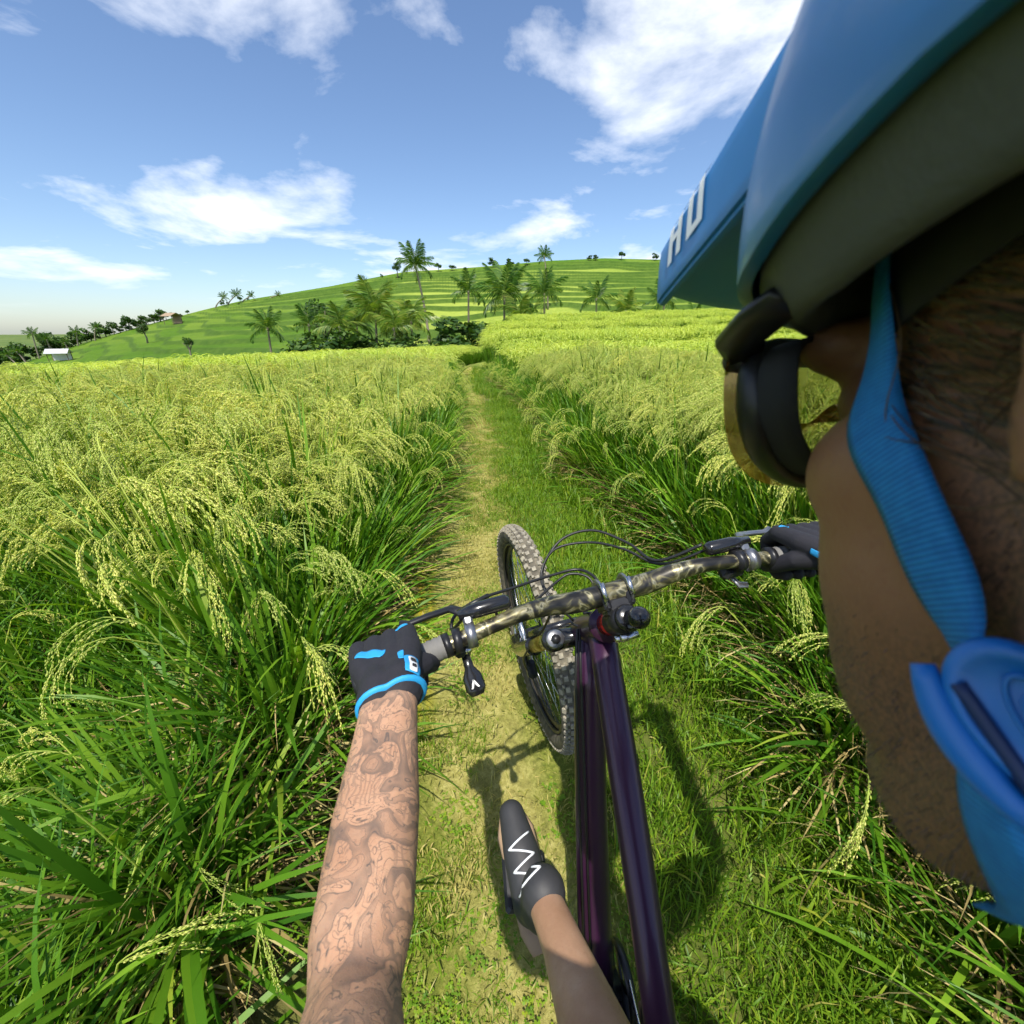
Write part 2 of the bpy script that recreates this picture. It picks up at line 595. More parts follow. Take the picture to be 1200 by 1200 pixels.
cellid = np.floor(q) + np.floor((Xh + 400 + 8 * vnoise(Xh, Yh, 20, 15)) / 24.0) * 17
ripe = vnoise(cellid * 3.7, cellid * 1.3, 1.0, 21)
zone = sstep(430, 520, Ug) * (1 - sstep(.80, .86, sraw)) * (1 - .55 * sstep(640, 760, Ug)) * .95 + .08
ripe = np.clip(ripe * .55 + zone * .85 - .22 + .25 * (vnoise(Xh, Yh, 60, 31) - .5), 0, 1)
t = NT('terraced_rice')
hz = t.noise(.9, 7, .7); hz2 = t.noise(.06, 5, .6)
young = t.ramp(hz, [(.3, (.040, .100, .006)), (.7, (.078, .165, .010))])
young = t.mix(t.ramp(hz2, [(.35, 0), (.65, 1)]), young, t.ramp(hz, [(.3, (.058, .130, .008)), (.7, (.110, .20, .014))]))
ripec = t.ramp(hz, [(.3, (.21, .29, .035)), (.7, (.36, .42, .07))])
hc = t.mix(t.attr('ripe'), young, ripec)
hc = t.mix(t.math('MULTIPLY', t.attr('riser'), .95), hc, t.ramp(t.noise(.5, 7, .75), [(.3, (.030, .075, .010)), (.7, (.085, .145, .02))]))
M['hill'] = t.done(t.pbr(hc, .9, 0, t.bump(hz, 1.0, .35), .1))
hillside = grid_obj('hillside', Xh, Yh, Zh, M['hill'], attrs={'ripe': ripe, 'riser': riser})
HB = BVHTree.FromPolygons([tuple(v.co) for v in hillside.data.vertices], [tuple(p.vertices) for p in hillside.data.polygons])


def land_z(x, y):
    if y < 44: return gz(x, y)
    h = HB.ray_cast(Vector((x, y, 200)), Vector((0, 0, -1)))
    a = h[0].z if h[0] is not None else -16
    if y < 66: a = max(a, gz(x, y))
    return a


# ------------------------------------------------------------------ instanced ground cover (what nobody could count)
def proto_collection(name, meshes):
    c = bpy.data.collections.new(name)
    for i, me in enumerate(meshes):
        o = bpy.data.objects.new('%s_%02d' % (name, i), me)
        c.objects.link(o)
    return c


def scatter(name, pts, rot, sc, pick, coll, label, cat):
    me = bpy.data.meshes.new(name)
    n = len(pts)
    me.vertices.add(n)
    me.vertices.foreach_set('co', np.asarray(pts, np.float32).ravel())
    a = me.attributes.new('rot', 'FLOAT_VECTOR', 'POINT'); a.data.foreach_set('vector', np.asarray(rot, np.float32).ravel())
    a = me.attributes.new('sc', 'FLOAT_VECTOR', 'POINT'); a.data.foreach_set('vector', np.asarray(sc, np.float32).ravel())
    a = me.attributes.new('pick', 'INT', 'POINT'); a.data.foreach_set('value', np.asarray(pick, np.int32))
    me.update()
    o = bpy.data.objects.new(name, me)
    link(o)
    ng = bpy.data.node_groups.new(name + '_scatter', 'GeometryNodeTree')
    ng.interface.new_socket('Geometry', in_out='INPUT', socket_type='NodeSocketGeometry')
    ng.interface.new_socket('Geometry', in_out='OUTPUT', socket_type='NodeSocketGeometry')
    N = ng.nodes; L = ng.links
    gi = N.new('NodeGroupInput'); go = N.new('NodeGroupOutput')
    ip = N.new('GeometryNodeInstanceOnPoints'); ip.inputs['Pick Instance'].default_value = True
    ci = N.new('GeometryNodeCollectionInfo'); ci.inputs['Collection'].default_value = coll
    ci.inputs['Separate Children'].default_value = True; ci.inputs['Reset Children'].default_value = True
    def na(nm, ty):
        q = N.new('GeometryNodeInputNamedAttribute'); q.data_type = ty; q.inputs['Name'].default_value = nm
        return q.outputs['Attribute']
    e2r = N.new('FunctionNodeEulerToRotation')
    L.new(na('rot', 'FLOAT_VECTOR'), e2r.inputs[0])
    L.new(gi.outputs[0], ip.inputs['Points']); L.new(ci.outputs[0], ip.inputs['Instance'])
    L.new(na('pick', 'INT'), ip.inputs['Instance Index'])
    L.new(e2r.outputs[0], ip.inputs['Rotation']); L.new(na('sc', 'FLOAT_VECTOR'), ip.inputs['Scale'])
    L.new(ip.outputs[0], go.inputs[0])
    m = o.modifiers.new('scatter', 'NODES'); m.node_group = ng
    tag(o, label, cat, kind='stuff')
    return o


def blade(mb, base, az, a0, bend, length, width, seg=6, twist=0.0, prof=None):
    """a grass-like leaf bending away from its foot; returns its points"""
    d = Vector((math.cos(az), math.sin(az), 0))
    sd = Vector((-math.sin(az), math.cos(az), 0))
    p = Vector(base); pts = [p.copy()]; wd = [width * .55]; sides = [sd]
    for i in range(1, seg + 1):
        tt = (i - .5) / seg
        a = a0 + bend * tt ** 1.6
        p = p + (d * math.sin(a) + Vector((0, 0, 1)) * math.cos(a)) * (length / seg)
        pts.append(p.copy())
        u = i / seg
        wd.append(0 if i == seg else width * (1 - .25 * abs(u - .4) - .55 * max(0, u - .55) / .45))
        tw = twist * u
        sides.append((sd * math.cos(tw) + Vector((0, 0, 1)) * math.sin(tw)).normalized())
    mb.ribbon(pts, wd, sides)
    return pts


def grain(mb, p, d, ln, r):
    a, b = frame_from(d)
    m_ = p + d * ln * .45
    mb.add([p, m_ + a * r, m_ + b * r, m_ - a * r, m_ - b * r, p + d * ln],
           [[0, 2, 1], [0, 3, 2], [0, 4, 3], [0, 1, 4], [5, 1, 2], [5, 2, 3], [5, 3, 4], [5, 4, 1]])


def rice_clump(seed, nleaf=36, npan=12, h=.92, spread=.07, grains=245, lod=0, straw=0, lean=.22):
    rd = random.Random(seed)
    mb = MB()
    for i in range(nleaf):
        az = rd.uniform(0, 6.283); r = spread * math.sqrt(rd.random())
        base = (r * math.cos(az), r * math.sin(az), rd.uniform(0, .25) if rd.random() < .5 else 0)
        mb.cur = 0; mb.tint = min(.8, max(0, rd.gauss(.36, .22)))
        blade(mb, base, az + rd.gauss(0, .6), abs(rd.gauss(.05, lean * .6)), rd.uniform(.1, 1.2), rd.uniform(.62, 1.02) * h, rd.uniform(.009, .018), 3 if lod else 6, rd.uniform(-.8, .8))
    for i in range(straw):
        az = rd.uniform(0, 6.283); r = spread * (0.5 + .8 * rd.random())
        mb.cur = 2; mb.tint = rd.random()
        blade(mb, (r * math.cos(az), r * math.sin(az), rd.uniform(0, .15)), az + rd.gauss(0, .4), rd.uniform(.3, 1.0), rd.uniform(.6, 2.0), rd.uniform(.2, .5), rd.uniform(.004, .009), 3 if lod else 5, rd.uniform(-1, 1))
    for i in range(npan):
        az = rd.uniform(0, 6.283); r = spread * math.sqrt(rd.random()) * .8
        d = Vector((math.cos(az), math.sin(az), 0))
        p = Vector((r * math.cos(az), r * math.sin(az), 0))
        a = abs(rd.gauss(.05, lean * .5)); hh = h * rd.uniform(.84, 1.06)
        pts = [p.copy()]
        for k in range(4):
            p = p + (d * math.sin(a) + Vector((0, 0, 1)) * math.cos(a)) * (hh / 4); a += .04; pts.append(p.copy())
        # drooping ear
        arc = rd.uniform(1.7, 2.7); L = rd.uniform(.20, .30); ns = 5 if lod else 9
        head = [p.copy()]
        for k in range(ns):
            a2 = a + arc * ((k + 1) / ns) ** .8
            p = p + (d * math.sin(a2) + Vector((0, 0, 1)) * math.cos(a2)) * (L / ns); head.append(p.copy())
        mb.cur = 1; mb.tint = rd.uniform(0, .35)
        if lod:
            sd = Vector((-d.y, d.x, 0))
            mb.cur = 0; mb.tint = .6; mb.ribbon([pts[2], pts[4]], [.004, .004], sd)
            mb.cur = 1
            for off in (-.5, .5):
                mb.tint = rd.uniform(.0, .30)  # darker tints paint in the self-shadow that these flat ears lack
                sd2 = (sd * math.cos(off) + Vector((0, 0, 1)) * math.sin(off)).normalized()
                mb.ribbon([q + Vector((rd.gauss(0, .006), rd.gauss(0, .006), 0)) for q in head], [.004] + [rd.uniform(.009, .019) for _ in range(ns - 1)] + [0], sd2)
        else:
            mb.tube(pts + head[1:4], [.0022] * 5 + [.0016] * 3, 4, cap=False)
            for br in range(7):
                i0 = min(int(br * .8), ns - 3)
                q = head[i0].copy(); az2 = az + rd.gauss(0, .13)
                d2 = Vector((math.cos(az2), math.sin(az2), 0))
                a2 = a + arc * (i0 / ns) ** .8 + rd.uniform(-.1, .15)
                Lb = L * rd.uniform(.62, .9) * (1 - .35 * i0 / ns); nb = 7; strand = [q.copy()]
                a_end = min(3.0, a + arc * 1.12)
                for k in range(nb):
                    aa = a2 + (a_end - a2) * ((k + 1) / nb) ** .75
                    q = q + (d2 * math.sin(aa) + Vector((0, 0, 1)) * math.cos(aa)) * (Lb / nb); strand.append(q.copy())
                mb.tint = .3; mb.tube(strand, .0007, 3, cap=False)
                for g in range(grains // 7):
                    k = rd.uniform(.08, 1) * nb; i1 = min(int(k), nb - 1)
                    qq_ = strand[i1].lerp(strand[i1 + 1], k - i1)
                    dd = (strand[i1 + 1] - strand[i1]).normalized()
                    side = Vector((rd.gauss(0, 1), rd.gauss(0, 1), rd.gauss(0, 1))).normalized()
                    mb.tint = min(1, max(0, rd.gauss(.5, .3)))
                    gd = (dd + side * rd.uniform(.1, .4) + Vector((0, 0, -.3))).normalized()
                    grain(mb, qq_ + side * rd.uniform(0, .004), gd, rd.uniform(.009, .013), .0018)
    return mb


RM = [M['rice_leaf'], M['rice_grain'], M['straw']]
near_protos = [rice_clump(100 + i).mesh('rice_plant', RM) for i in range(5)]
leafy_protos = [rice_clump(200 + i, nleaf=54, npan=1, h=.86, spread=.10, straw=10, lean=.5).mesh('leafy_rice', RM) for i in range(3)]
far_protos = []
for i in range(4):
    big = MB()
    rd = random.Random(300 + i)
    for k in range(4):
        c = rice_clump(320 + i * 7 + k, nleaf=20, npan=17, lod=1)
        ox, oy = ((k % 2) - .5) * .25 + rd.gauss(0, .03), ((k // 2) - .5) * .25 + rd.gauss(0, .03)
        b = len(big.v)
        big.v += [p + Vector((ox, oy, 0)) for p in c.v]; big.c += c.c; big.m += c.m; big.sm += c.sm
        big.f += [[q + b for q in f] for f in c.f]
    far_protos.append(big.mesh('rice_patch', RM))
edge_protos = [rice_clump(400 + i, nleaf=60, npan=1, h=.70, spread=.11, straw=70, lean=.9).mesh('rice_edge', RM) for i in range(3)]
weed_protos = [rice_clump(450 + i, nleaf=80, npan=0, h=.62, spread=.14, straw=6, lean=.8).mesh('bank_grass', RM) for i in range(2)]
rice_coll = proto_collection('rice_kinds', near_protos + leafy_protos + far_protos + edge_protos + weed_protos)   # 0-4 near, 5-7 leafy, 8-11 far, 12-14 edge


def field(name, sel, label, yfar, xr, seed, hscale):
    g = np.random.default_rng(seed)
    P, Rt, S, K = [], [], [], []
    def put(x, y, kinds, s0, tilt=.10, lean_az=None, lean=0.0):
        n = len(x)
        if not n: return
        z = ground_z(x, y) - .01
        P.append(np.stack([x, y, z], 1))
        rz = g.uniform(0, 6.283, n)
        rt = np.stack([g.normal(0, tilt, n), g.normal(0, tilt, n), rz], 1)
        if lean: rt[:, 1] += lean
        Rt.append(rt)
        s = s0 * g.uniform(.86, 1.12, n) * (1 + .10 * (vnoise(x, y, 1.6, seed) - .5))
        S.append(np.stack([s, s, s * g.uniform(.93, 1.06, n)], 1)); K.append(g.choice(kinds, n))
    def lattice(x0, x1, y0, y1, d, jit=.35):
        xs, ys = np.meshgrid(np.arange(x0, x1, d), np.arange(y0, y1, d))
        xs = xs.ravel() + g.uniform(-jit, jit, xs.size) * d; ys = ys.ravel() + g.uniform(-jit, jit, ys.size) * d
        return xs, ys
    # near plants
    x, y = lattice(xr[0], xr[1], -1.4, 10, .17)
    dist = np.hypot(x, y)
    dd = sel(x, y)
    tall = y > (1.05 + .55 * np.clip(-x - .8, 0, 9) if seed == 51 else -1.5 + 2.4 * (np.abs(x) < 2.2))
    low = ~tall & (dd > .05) & (dist > .8) & (y > -1) & (np.abs(x) < 4)
    hl_ = np.clip(.62 + .25 * (y - .6), .34, .8)
    for q_ in range(3):
        mq = low & (np.abs(hl_ - (.40 + .16 * q_)) <= .085)
        put(x[mq], y[mq], [5, 6, 7, 12, 13, 14, 15, 16], .40 + .16 * q_, .25)
    m = tall & (dist < 8.5) & (np.abs(x) < 9) & (dd > .30) & ~((dist < .75))
    put(x[m], y[m], [0, 1, 2, 3, 4], hscale, .08)
    m = tall & (dist < 8.5) & (dd > .10) & (dd < .50) & (dist > .7)
    put(x[m], y[m], [0, 2, 4, 5, 6, 7], hscale * .97, .13)
    # skirts of dead leaves along the bank
    x, y = lattice(xr[0], xr[1], -1.4, 14, .125, .5)
    dd = sel(x, y); dist = np.hypot(x, y)
    m = (dd > -.04) & (dd < .22) & (dist > .7)
    put(x[m], y[m], [12, 13, 14], hscale * .9, .15)
    # farther plants, four to a patch
    x, y = lattice(xr[0], xr[1], -4, yfar, .40)
    dd = sel(x, y); dist = np.hypot(x, y)
    inview = np.abs(x) < (1.35 * np.maximum(y, 0) + 11)
    m = ((dist >= 8.3) | (y < -1.4)) & (dd > .25) & inview
    put(x[m], y[m], [8, 9, 10, 11], hscale, .05)
    P_, R2, S_, K_ = map(np.concatenate, (P, Rt, S, K))
    return scatter(name, P_, R2, S_, K_, rice_coll, label, 'rice')


field('rice_crop', lambda x, y: edge_l(y) - x, 'ripening rice with drooping pale ears filling the field beside the dark ditch', 31, (-44, 0), 51, 1.0)
field('rice_crop', lambda x, y: np.minimum(x - edge_r(y), 99), 'ripening rice on stepped terraces beyond the wide grass verge', 47, (-3, 46), 52, .98)



def tussock(x, y, seed, label, nleaf, nstraw, h, npan, lean, sc=1.0):
    """one big rice plant at the edge of the crop, with its parts"""
    root = empty('rice_plant', (x, y, gz(x, y) - .01), seed)
    root.scale = (sc, sc, sc)
    for nm, kw in (('leaves', dict(nleaf=nleaf, npan=0, straw=0)), ('dead_leaves', dict(nleaf=0, npan=0, straw=nstraw)), ('ears', dict(nleaf=0, npan=npan, straw=0))):
        if sum(kw.values()) == 0: continue
        rice_clump(seed + len(nm), h=h, spread=.13, lean=lean, **kw).build(nm, RM, root)
    tag(root, label, 'rice plant', 'big rice plants at the field edges')


tussock(-.80, 1.02, 811, 'overhanging rice plant with a skirt of dry brown leaves beside the tattooed arm', 70, 120, .66, 2, .8)
tussock(-.86, 1.45, 812, 'bushy green rice plant leaning over the dark ditch behind the gloved left hand', 80, 60, .74, 4, .7)
tussock(.74, 3.75, 813, 'yellowed tuft of rice at the corner of the terrace by the verge', 60, 110, .55, 8, .8)
tussock(1.36, 2.30, 814, 'tall rice plant with long drooping ears next to the goggles', 90, 30, 1.02, 20, .3)
tussock(1.08, 2.45, 817, 'upright leafy rice plant above the right brake lever', 100, 40, .84, 5, .5)
tussock(1.62, 1.75, 818, 'dense tall rice plant right behind the gloved right hand', 110, 30, .92, 6, .4)
tussock(1.10, 1.95, 815, 'spiky green rice plant behind the right end of the handlebar', 80, 50, .66, 2, .9)
tussock(1.28, 1.18, 816, 'sprawling rice plant with yellow blades beside the rider cheek', 90, 80, .62, 1, 1.0)

# short turf on the verge and dry cut grass on the path
def turf_patch(seed, size, n, h0, h1, w, tmean, tsd):
    rd = random.Random(seed); mb = MB()
    for i in range(n):
        mb.tint = min(1, max(0, rd.gauss(tmean, tsd)))
        blade(mb, (rd.uniform(-size, size) * .5, rd.uniform(-size, size) * .5, -.004), rd.uniform(0, 6.283), abs(rd.gauss(.25, .35)), rd.uniform(.2, 1.6), rd.uniform(h0, h1), w * rd.uniform(.7, 1.3), 3, rd.uniform(-1, 1))
    return mb


def clover_patch(seed, size, n):
    rd = random.Random(seed); mb = MB()
    for i in range(n):
        c = Vector((rd.uniform(-size, size) * .5, rd.uniform(-size, size) * .5, rd.uniform(.015, .05)))
        mb.tint = min(1, max(0, rd.gauss(.45, .2)))
        a0 = rd.uniform(0, 6.28)
        for k in range(3):
            a = a0 + k * 2.094; d = Vector((math.cos(a), math.sin(a), rd.uniform(-.3, .3))); s_ = Vector((-d.y, d.x, 0))
            L = rd.uniform(.008, .014)
            mb.ribbon([c, c + d * L * .6, c + d * L], [.002, L * .9, L * .3], s_)
    return mb


turf_coll = proto_collection('turf_kinds',
    [turf_patch(500 + i, .30, 330, .025, .075, .0038, .42, .22).mesh('turf', [M['turf']]) for i in range(3)] +
    [turf_patch(510 + i, .30, 200, .012, .040, .0035, .55, .28).mesh('turf_dry', [M['dry_turf']]) for i in range(3)] +
    [turf_patch(520 + i, .30, 150, .07, .17, .005, .38, .22).mesh('turf_tall', [M['turf']]) for i in range(2)] +
    [clover_patch(530 + i, .3, 130).mesh('clover', [M['turf']]) for i in range(2)])


def turf_scatter():
    g = np.random.default_rng(61)
    P, Rt, S, K = [], [], [], []
    def put(x, y, kinds, s0, s1=.8):
        n = len(x)
        P.append(np.stack([x, y, ground_z(x, y) + .004], 1)); Rt.append(np.stack([g.normal(0, .05, n), g.normal(0, .05, n), g.uniform(0, 6.283, n)], 1))
        s = g.uniform(.8, 1.25, n) * s0; S.append(np.stack([s, s, s * g.uniform(.7, 1.3, n)], 1)); K.append(g.choice(kinds, n))
    d = .15
    xs, ys = np.meshgrid(np.arange(-2.6, 2.2, d), np.arange(-.8, 9, d))
    x = xs.ravel() + g.uniform(-.5, .5, xs.size) * d; y = ys.ravel() + g.uniform(-.5, .5, xs.size) * d
    pd = np.abs(x - path_c(y)) + .10 * (vnoise(x, y, .3, 71) - .5)
    inv = (x > edge_l(y) - .05) & (x < edge_r(y) + .25)
    m = inv & (pd > .33) & (x > path_c(y)); put(x[m], y[m], [0, 1, 2], .95)
    m = inv & (pd > .33) & (x < path_c(y)) & (vnoise(x, y, .25, 72) > .52); put(x[m], y[m], [0, 1, 3, 8, 9], .7)
    inm = (x < path_c(y) - .17) & (y > 1.2) & (y < 5)
    m = inv & (pd <= .36) & (vnoise(x, y, .22, 73) > .25) & ~inm; put(x[m], y[m], [3, 4, 5], .9)
    m = inv & (pd <= .36) & (vnoise(x, y, .35, 74) > .22) & ~inm; put(x[m], y[m], [0, 1, 2, 8], .52)
    m = inv & (pd <= .40) & (pd > .2) & (vnoise(x, y, .3, 77) > .4) & ~inm; put(x[m], y[m], [3, 4, 5, 0], .9)
    m = inv & (pd > .45) & (x > path_c(y)) & (vnoise(x, y, .4, 75) > .62); put(x[m], y[m], [6, 7], .8)
    m = inv & (x > edge_r(y) - .35); put(x[m], y[m], [6, 7], 1.2)
    m = inv & (x < edge_l(y) + .10) & (vnoise(x, y, .3, 76) > .5); put(x[m], y[m], [6, 7, 8, 9], .8)
    xs, ys = np.meshgrid(np.arange(-4.5, 2.2, .30), np.arange(9, 20, .30))
    x = xs.ravel() + g.uniform(-.5, .5, xs.size) * .3; y = ys.ravel() + g.uniform(-.5, .5, xs.size) * .3
    inv = (x > edge_l(y)) & (x < edge_r(y) + .3); pd = np.abs(x - path_c(y))
    m = inv & (pd > .33); put(x[m], y[m], [0, 1, 6], 1.3)
    m = inv & (pd <= .33); put(x[m], y[m], [3, 4, 5], 1.3)
    return scatter('grass', *map(np.concatenate, (P, Rt, S, K)), turf_coll, 'short bright green turf and dry cut grass along the path', 'grass')


turf_scatter()

# ------------------------------------------------------------------ trees, palms, shrubs
def frond_mesh(seed, droop, young=0.0):
    """a feather leaf one metre long, leaving along +X"""
    rd = random.Random(seed); mb = MB()
    pts = []; p = Vector((0, 0, 0)); n = 14
    for i in range(n + 1):
        pts.append(p.copy())
        a = .35 - droop * (i / n) ** 1.5
        p = p + Vector((math.cos(a), 0, math.sin(a))) / n
    mb.tint = .75; mb.tube(pts, [.014 * (1 - .85 * i / n) for i in range(n + 1)], 4, cap=False)
    for i in range(2, n + 1):
        for sg in (-1, 1):
            for k in (0, .5):
                q = pts[i - 1].lerp(pts[i], 1 - k) if k else pts[i]
                u = (i - k) / n
                L = (.30 * math.sin(math.pi * min(1, u * .85 + .12)) + .05) * rd.uniform(.85, 1.1)
                d = Vector((.55 + .5 * u, sg * (1 - .35 * u), -.25 - .5 * rd.random())).normalized()
                mb.tint = min(1, max(0, rd.gauss(.5 + young, .18)))
                e = q + d * L + Vector((0, 0, -L * .25)); mid = q + d * L * .55
                mb.ribbon([q, mid, e], [.020, .030, 0], Vector((1, 0, .3)).normalized())
    return mb.mesh('frond', [M['palm_leaf']])


FRONDS = [frond_mesh(600, .75), frond_mesh(601, 1.25), frond_mesh(602, 1.9), frond_mesh(603, 1.0, .22), frond_mesh(604, 1.6, .22)]


def palm(u, v_crown, y, R, label, nfr=17, seed=0, lean=0.0, group=None, base_u=None, droopy=0.0, young=False, minh=0.4, trunk_r=.13):
    rd = random.Random(seed)
    top = ray(u, v_crown, y)
    bu = ray(base_u if base_u is not None else u, 400, y)
    bz = land_z(bu.x, y)
    if top.z < bz + minh: top.z = bz + minh
    root = empty('palm_tree', (bu.x, y, bz))
    H = top.z - bz
    n = 9; pts = []
    for i in range(n + 1):
        s_ = i / n
        pts.append(Vector(((top.x - bu.x) * s_ ** 1.6, lean * math.sin(s_ * 2) * .3, -.3 + (H + .3) * s_)))
    tr = MB(); tr.tube(pts, [trunk_r * (1.35 - .55 * i / n) * (1 + .05 * (i % 2)) for i in range(n + 1)], 8)
    tr.ball(pts[-1], (trunk_r * 1.3, trunk_r * 1.3, trunk_r * 2), 8, 6)
    tr.build('trunk', [M['bark']], root)
    for k in range(nfr):
        az = k * 2.399 + rd.uniform(-.3, .3)
        lvl = k / max(1, nfr - 1)                    # 0 upright spear .. 1 old hanging leaf
        el = R_(78) - lvl * R_(95) - droopy * .3 + rd.uniform(-.12, .12)
        me = FRONDS[(3 if rd.random() < .5 else 4) if young else (0 if lvl < .3 else (1 if lvl < .7 else 2))]
        o = bpy.data.objects.new('frond', me)
        link(o, root)
        L = R * rd.uniform(.85, 1.1)
        o.matrix_local = Matrix.Translation(pts[-1] + Vector((0, 0, trunk_r))) @ Matrix.Rotation(az, 4, 'Z') @ Matrix.Rotation(-el + .2, 4, 'Y') @ Matrix.Rotation(rd.uniform(-.5, .5), 4, 'X') @ Matrix.Diagonal((L, L, L, 1))
    tag(root, label, 'palm tree', group)
    return root


palm(486, 312, 78, 3.6, 'tall coconut palm with leaning bare trunk standing before the ripe terraces', 20, 1, base_u=503, trunk_r=.17, lean=2)
palm(638, 301, 120, 2.6, 'slender tall palm whose small dark crown stands against the sky', 15, 2, trunk_r=.16, base_u=641)
GP = 'palms along the foot of the hillside'
palm(549, 343, 62, 2.9, 'slim palm with open crown beside the dark thicket', 14, 3, group=GP)
palm(591, 348, 56, 3.9, 'broad drooping palm with yellowed lower leaves beside the dark thicket', 18, 4, group=GP)
palm(609, 372, 54, 3.3, 'squat young palm with arching pale leaves at the foot of a taller one', 13, 5, group=GP, young=True)
palm(638, 346, 58, 3.2, 'upright palm with straight pale trunk at the foot of the hillside', 16, 6, group=GP)
palm(699, 352, 60, 2.9, 'thin palm with wispy half bare crown on the terrace edge', 11, 7, group=GP)
palm(733, 366, 58, 2.7, 'low bushy palm on the terrace edge', 15, 8, group=GP, young=True)
palm(778, 356, 60, 2.9, 'short dark palm on the terrace edge next to the blue visor', 15, 9, group=GP)
palm(813, 372, 60, 2.0, 'tiny dark palm seen just below the visor', 12, 10, group=GP)
palm(846, 375, 62, 1.9, 'small round palm partly hidden under the visor', 12, 19, group=GP)
GC = 'young palms of the dense clump behind the rice'
palm(440, 368, 54, 4.3, 'largest feathery palm in the middle of the dense clump', 20, 11, group=GC, young=True)
palm(398, 384, 52, 3.2, 'yellowish low palm at the shrub side of the dense clump', 15, 12, group=GC, young=True)
palm(482, 378, 54, 3.3, 'arching palm of the dense clump next to the tall leaning trunk', 15, 13, group=GC, young=True, droopy=.4)
palm(418, 380, 57, 3.1, 'dark palm tucked behind the dense clump', 14, 14, group=GC)
palm(462, 386, 51, 3.2, 'low yellow palm in front of the dense clump', 12, 15, group=GC, young=True)
palm(314, 386, 58, 2.8, 'lone low palm on the green slope above the rice', 14, 16)
palm(362, 382, 56, 2.6, 'small dark palm next to the round shrub', 12, 17)


def crown_mesh(seed, lobes, n, leaf, flat=.8):
    """unit-size crown of separate leaves gathered in clumps"""
    rd = random.Random(seed); mb = MB()
    cs = []
    for i in range(lobes):
        a = rd.uniform(0, 6.283); r = .62 * math.sqrt(rd.random()); z = rd.uniform(-.5, .75) * flat
        cs.append((Vector((r * math.cos(a), r * math.sin(a), z)), rd.uniform(.22, .42)))
    for i in range(n):
        c, r = rd.choice(cs)
        d = Vector((rd.gauss(0, 1), rd.gauss(0, 1), rd.gauss(.2, 1))).normalized()
        p = c + d * r * rd.uniform(.55, 1.05)
        mb.tint = min(1, max(0, rd.gauss(.5, .25)))
        f = Vector((rd.gauss(0, 1), rd.gauss(0, 1), rd.gauss(0, .6))).normalized()
        s_, _ = frame_from(f, d)
        L = leaf * rd.uniform(.7, 1.4)
        mb.ribbon([p - f * L * .5, p, p + f * L * .5], [.3 * L, .62 * L, 0], s_)
    return mb.mesh('crown', [M['tree_leaf']])


CROWNS = [crown_mesh(700 + i, 9 + i, 1500, .13) for i in range(3)] + [crown_mesh(710 + i, 7, 520, .2) for i in range(3)]


def tree(u, v_base, v_top, y, label, cat='tree', group=None, wide=1.0, k=0, name='tree', trunk=True, base=None, split=.35):
    b = ray(u, v_base, y)
    z = land_z(b.x, y)
    top = ray(u, v_top, y).z
    H = max(top - z, 1.0)
    root = empty(name, (b.x, y, z), random.uniform(0, 6.28))
    ch = H * (1 - split) if trunk else H * 1.1
    r = ch * .5
    if trunk:
        t_ = MB(); t_.tube([(0, 0, -.3), (.03 * H, 0, H * .25), (-.02 * H, .02 * H, H * .5), (0, 0, H * .75)], [H * .045, H * .035, H * .025, H * .01], 7)
        for q in range(4):
            a = q * 1.6
            t_.tube([(0, 0, H * .42), (math.cos(a) * r * .35, math.sin(a) * r * .35, H * .6), (math.cos(a) * r * .7, math.sin(a) * r * .7, H * .75)], [H * .018, H * .012, H * .005], 5)
        t_.build('trunk', [M['bark']], root)
    o = bpy.data.objects.new('crown' if trunk else 'foliage', CROWNS[k]); link(o, root)
    o.location = (0, 0, H - r if trunk else H * .45); o.scale = (r * wide, r * wide, r if trunk else H * .6)
    tag(root, label, cat, group)
    return root


tree(383, 398, 341, 60, 'round dark tree growing out of the dense palm clump', wide=1.1, k=0)
tree(545, 412, 370, 50, 'broad dark green thicket below the slim palm', 'shrub', wide=1.7, k=1, name='shrub', trunk=False)
tree(585, 404, 382, 50, 'low glossy bush in the gap where the path ends', 'shrub', wide=1.5, k=2, name='shrub', trunk=False)
tree(516, 408, 384, 52, 'small dark bush beside the arching palm', 'shrub', wide=1.4, k=0, name='shrub', trunk=False)
for i, (u, vb, vt, lb_) in enumerate([(402, 404, 386, 'dark undergrowth bush below the yellowish low palm of the dense clump'), (428, 404, 384, 'dark undergrowth bush below the dark palm of the dense clump'), (452, 405, 386, 'dark undergrowth bush at the foot of the largest feathery palm'), (478, 405, 389, 'low undergrowth bush below the arching palm'), (565, 404, 376, 'dark leafy bush between the slim palm and the broad drooping palm'), (622, 398, 383, 'low dark bush between the squat young palm and the upright pale trunk')]):
    tree(u, vb, vt, 50.5 + .4 * i, lb_, 'shrub', wide=1.5, k=i % 3, name='shrub', trunk=False, group='undergrowth below the palms')
tree(345, 405, 388, 54, 'low round shrub above the left rice near the dense clump', 'shrub', wide=1.5, k=2, name='shrub', trunk=False)
tree(171, 396, 376, 120, 'dark bushy tree alone on the green slope', wide=1.1, k=0)
tree(222, 408, 394, 75, 'small spindly sapling on the green slope', wide=.8, k=3)
tree(466, 326, 306, 215, 'low dark tree beside the crown of the tall leaning palm', wide=1.2, k=1)
GR = 'trees on the hill crest'
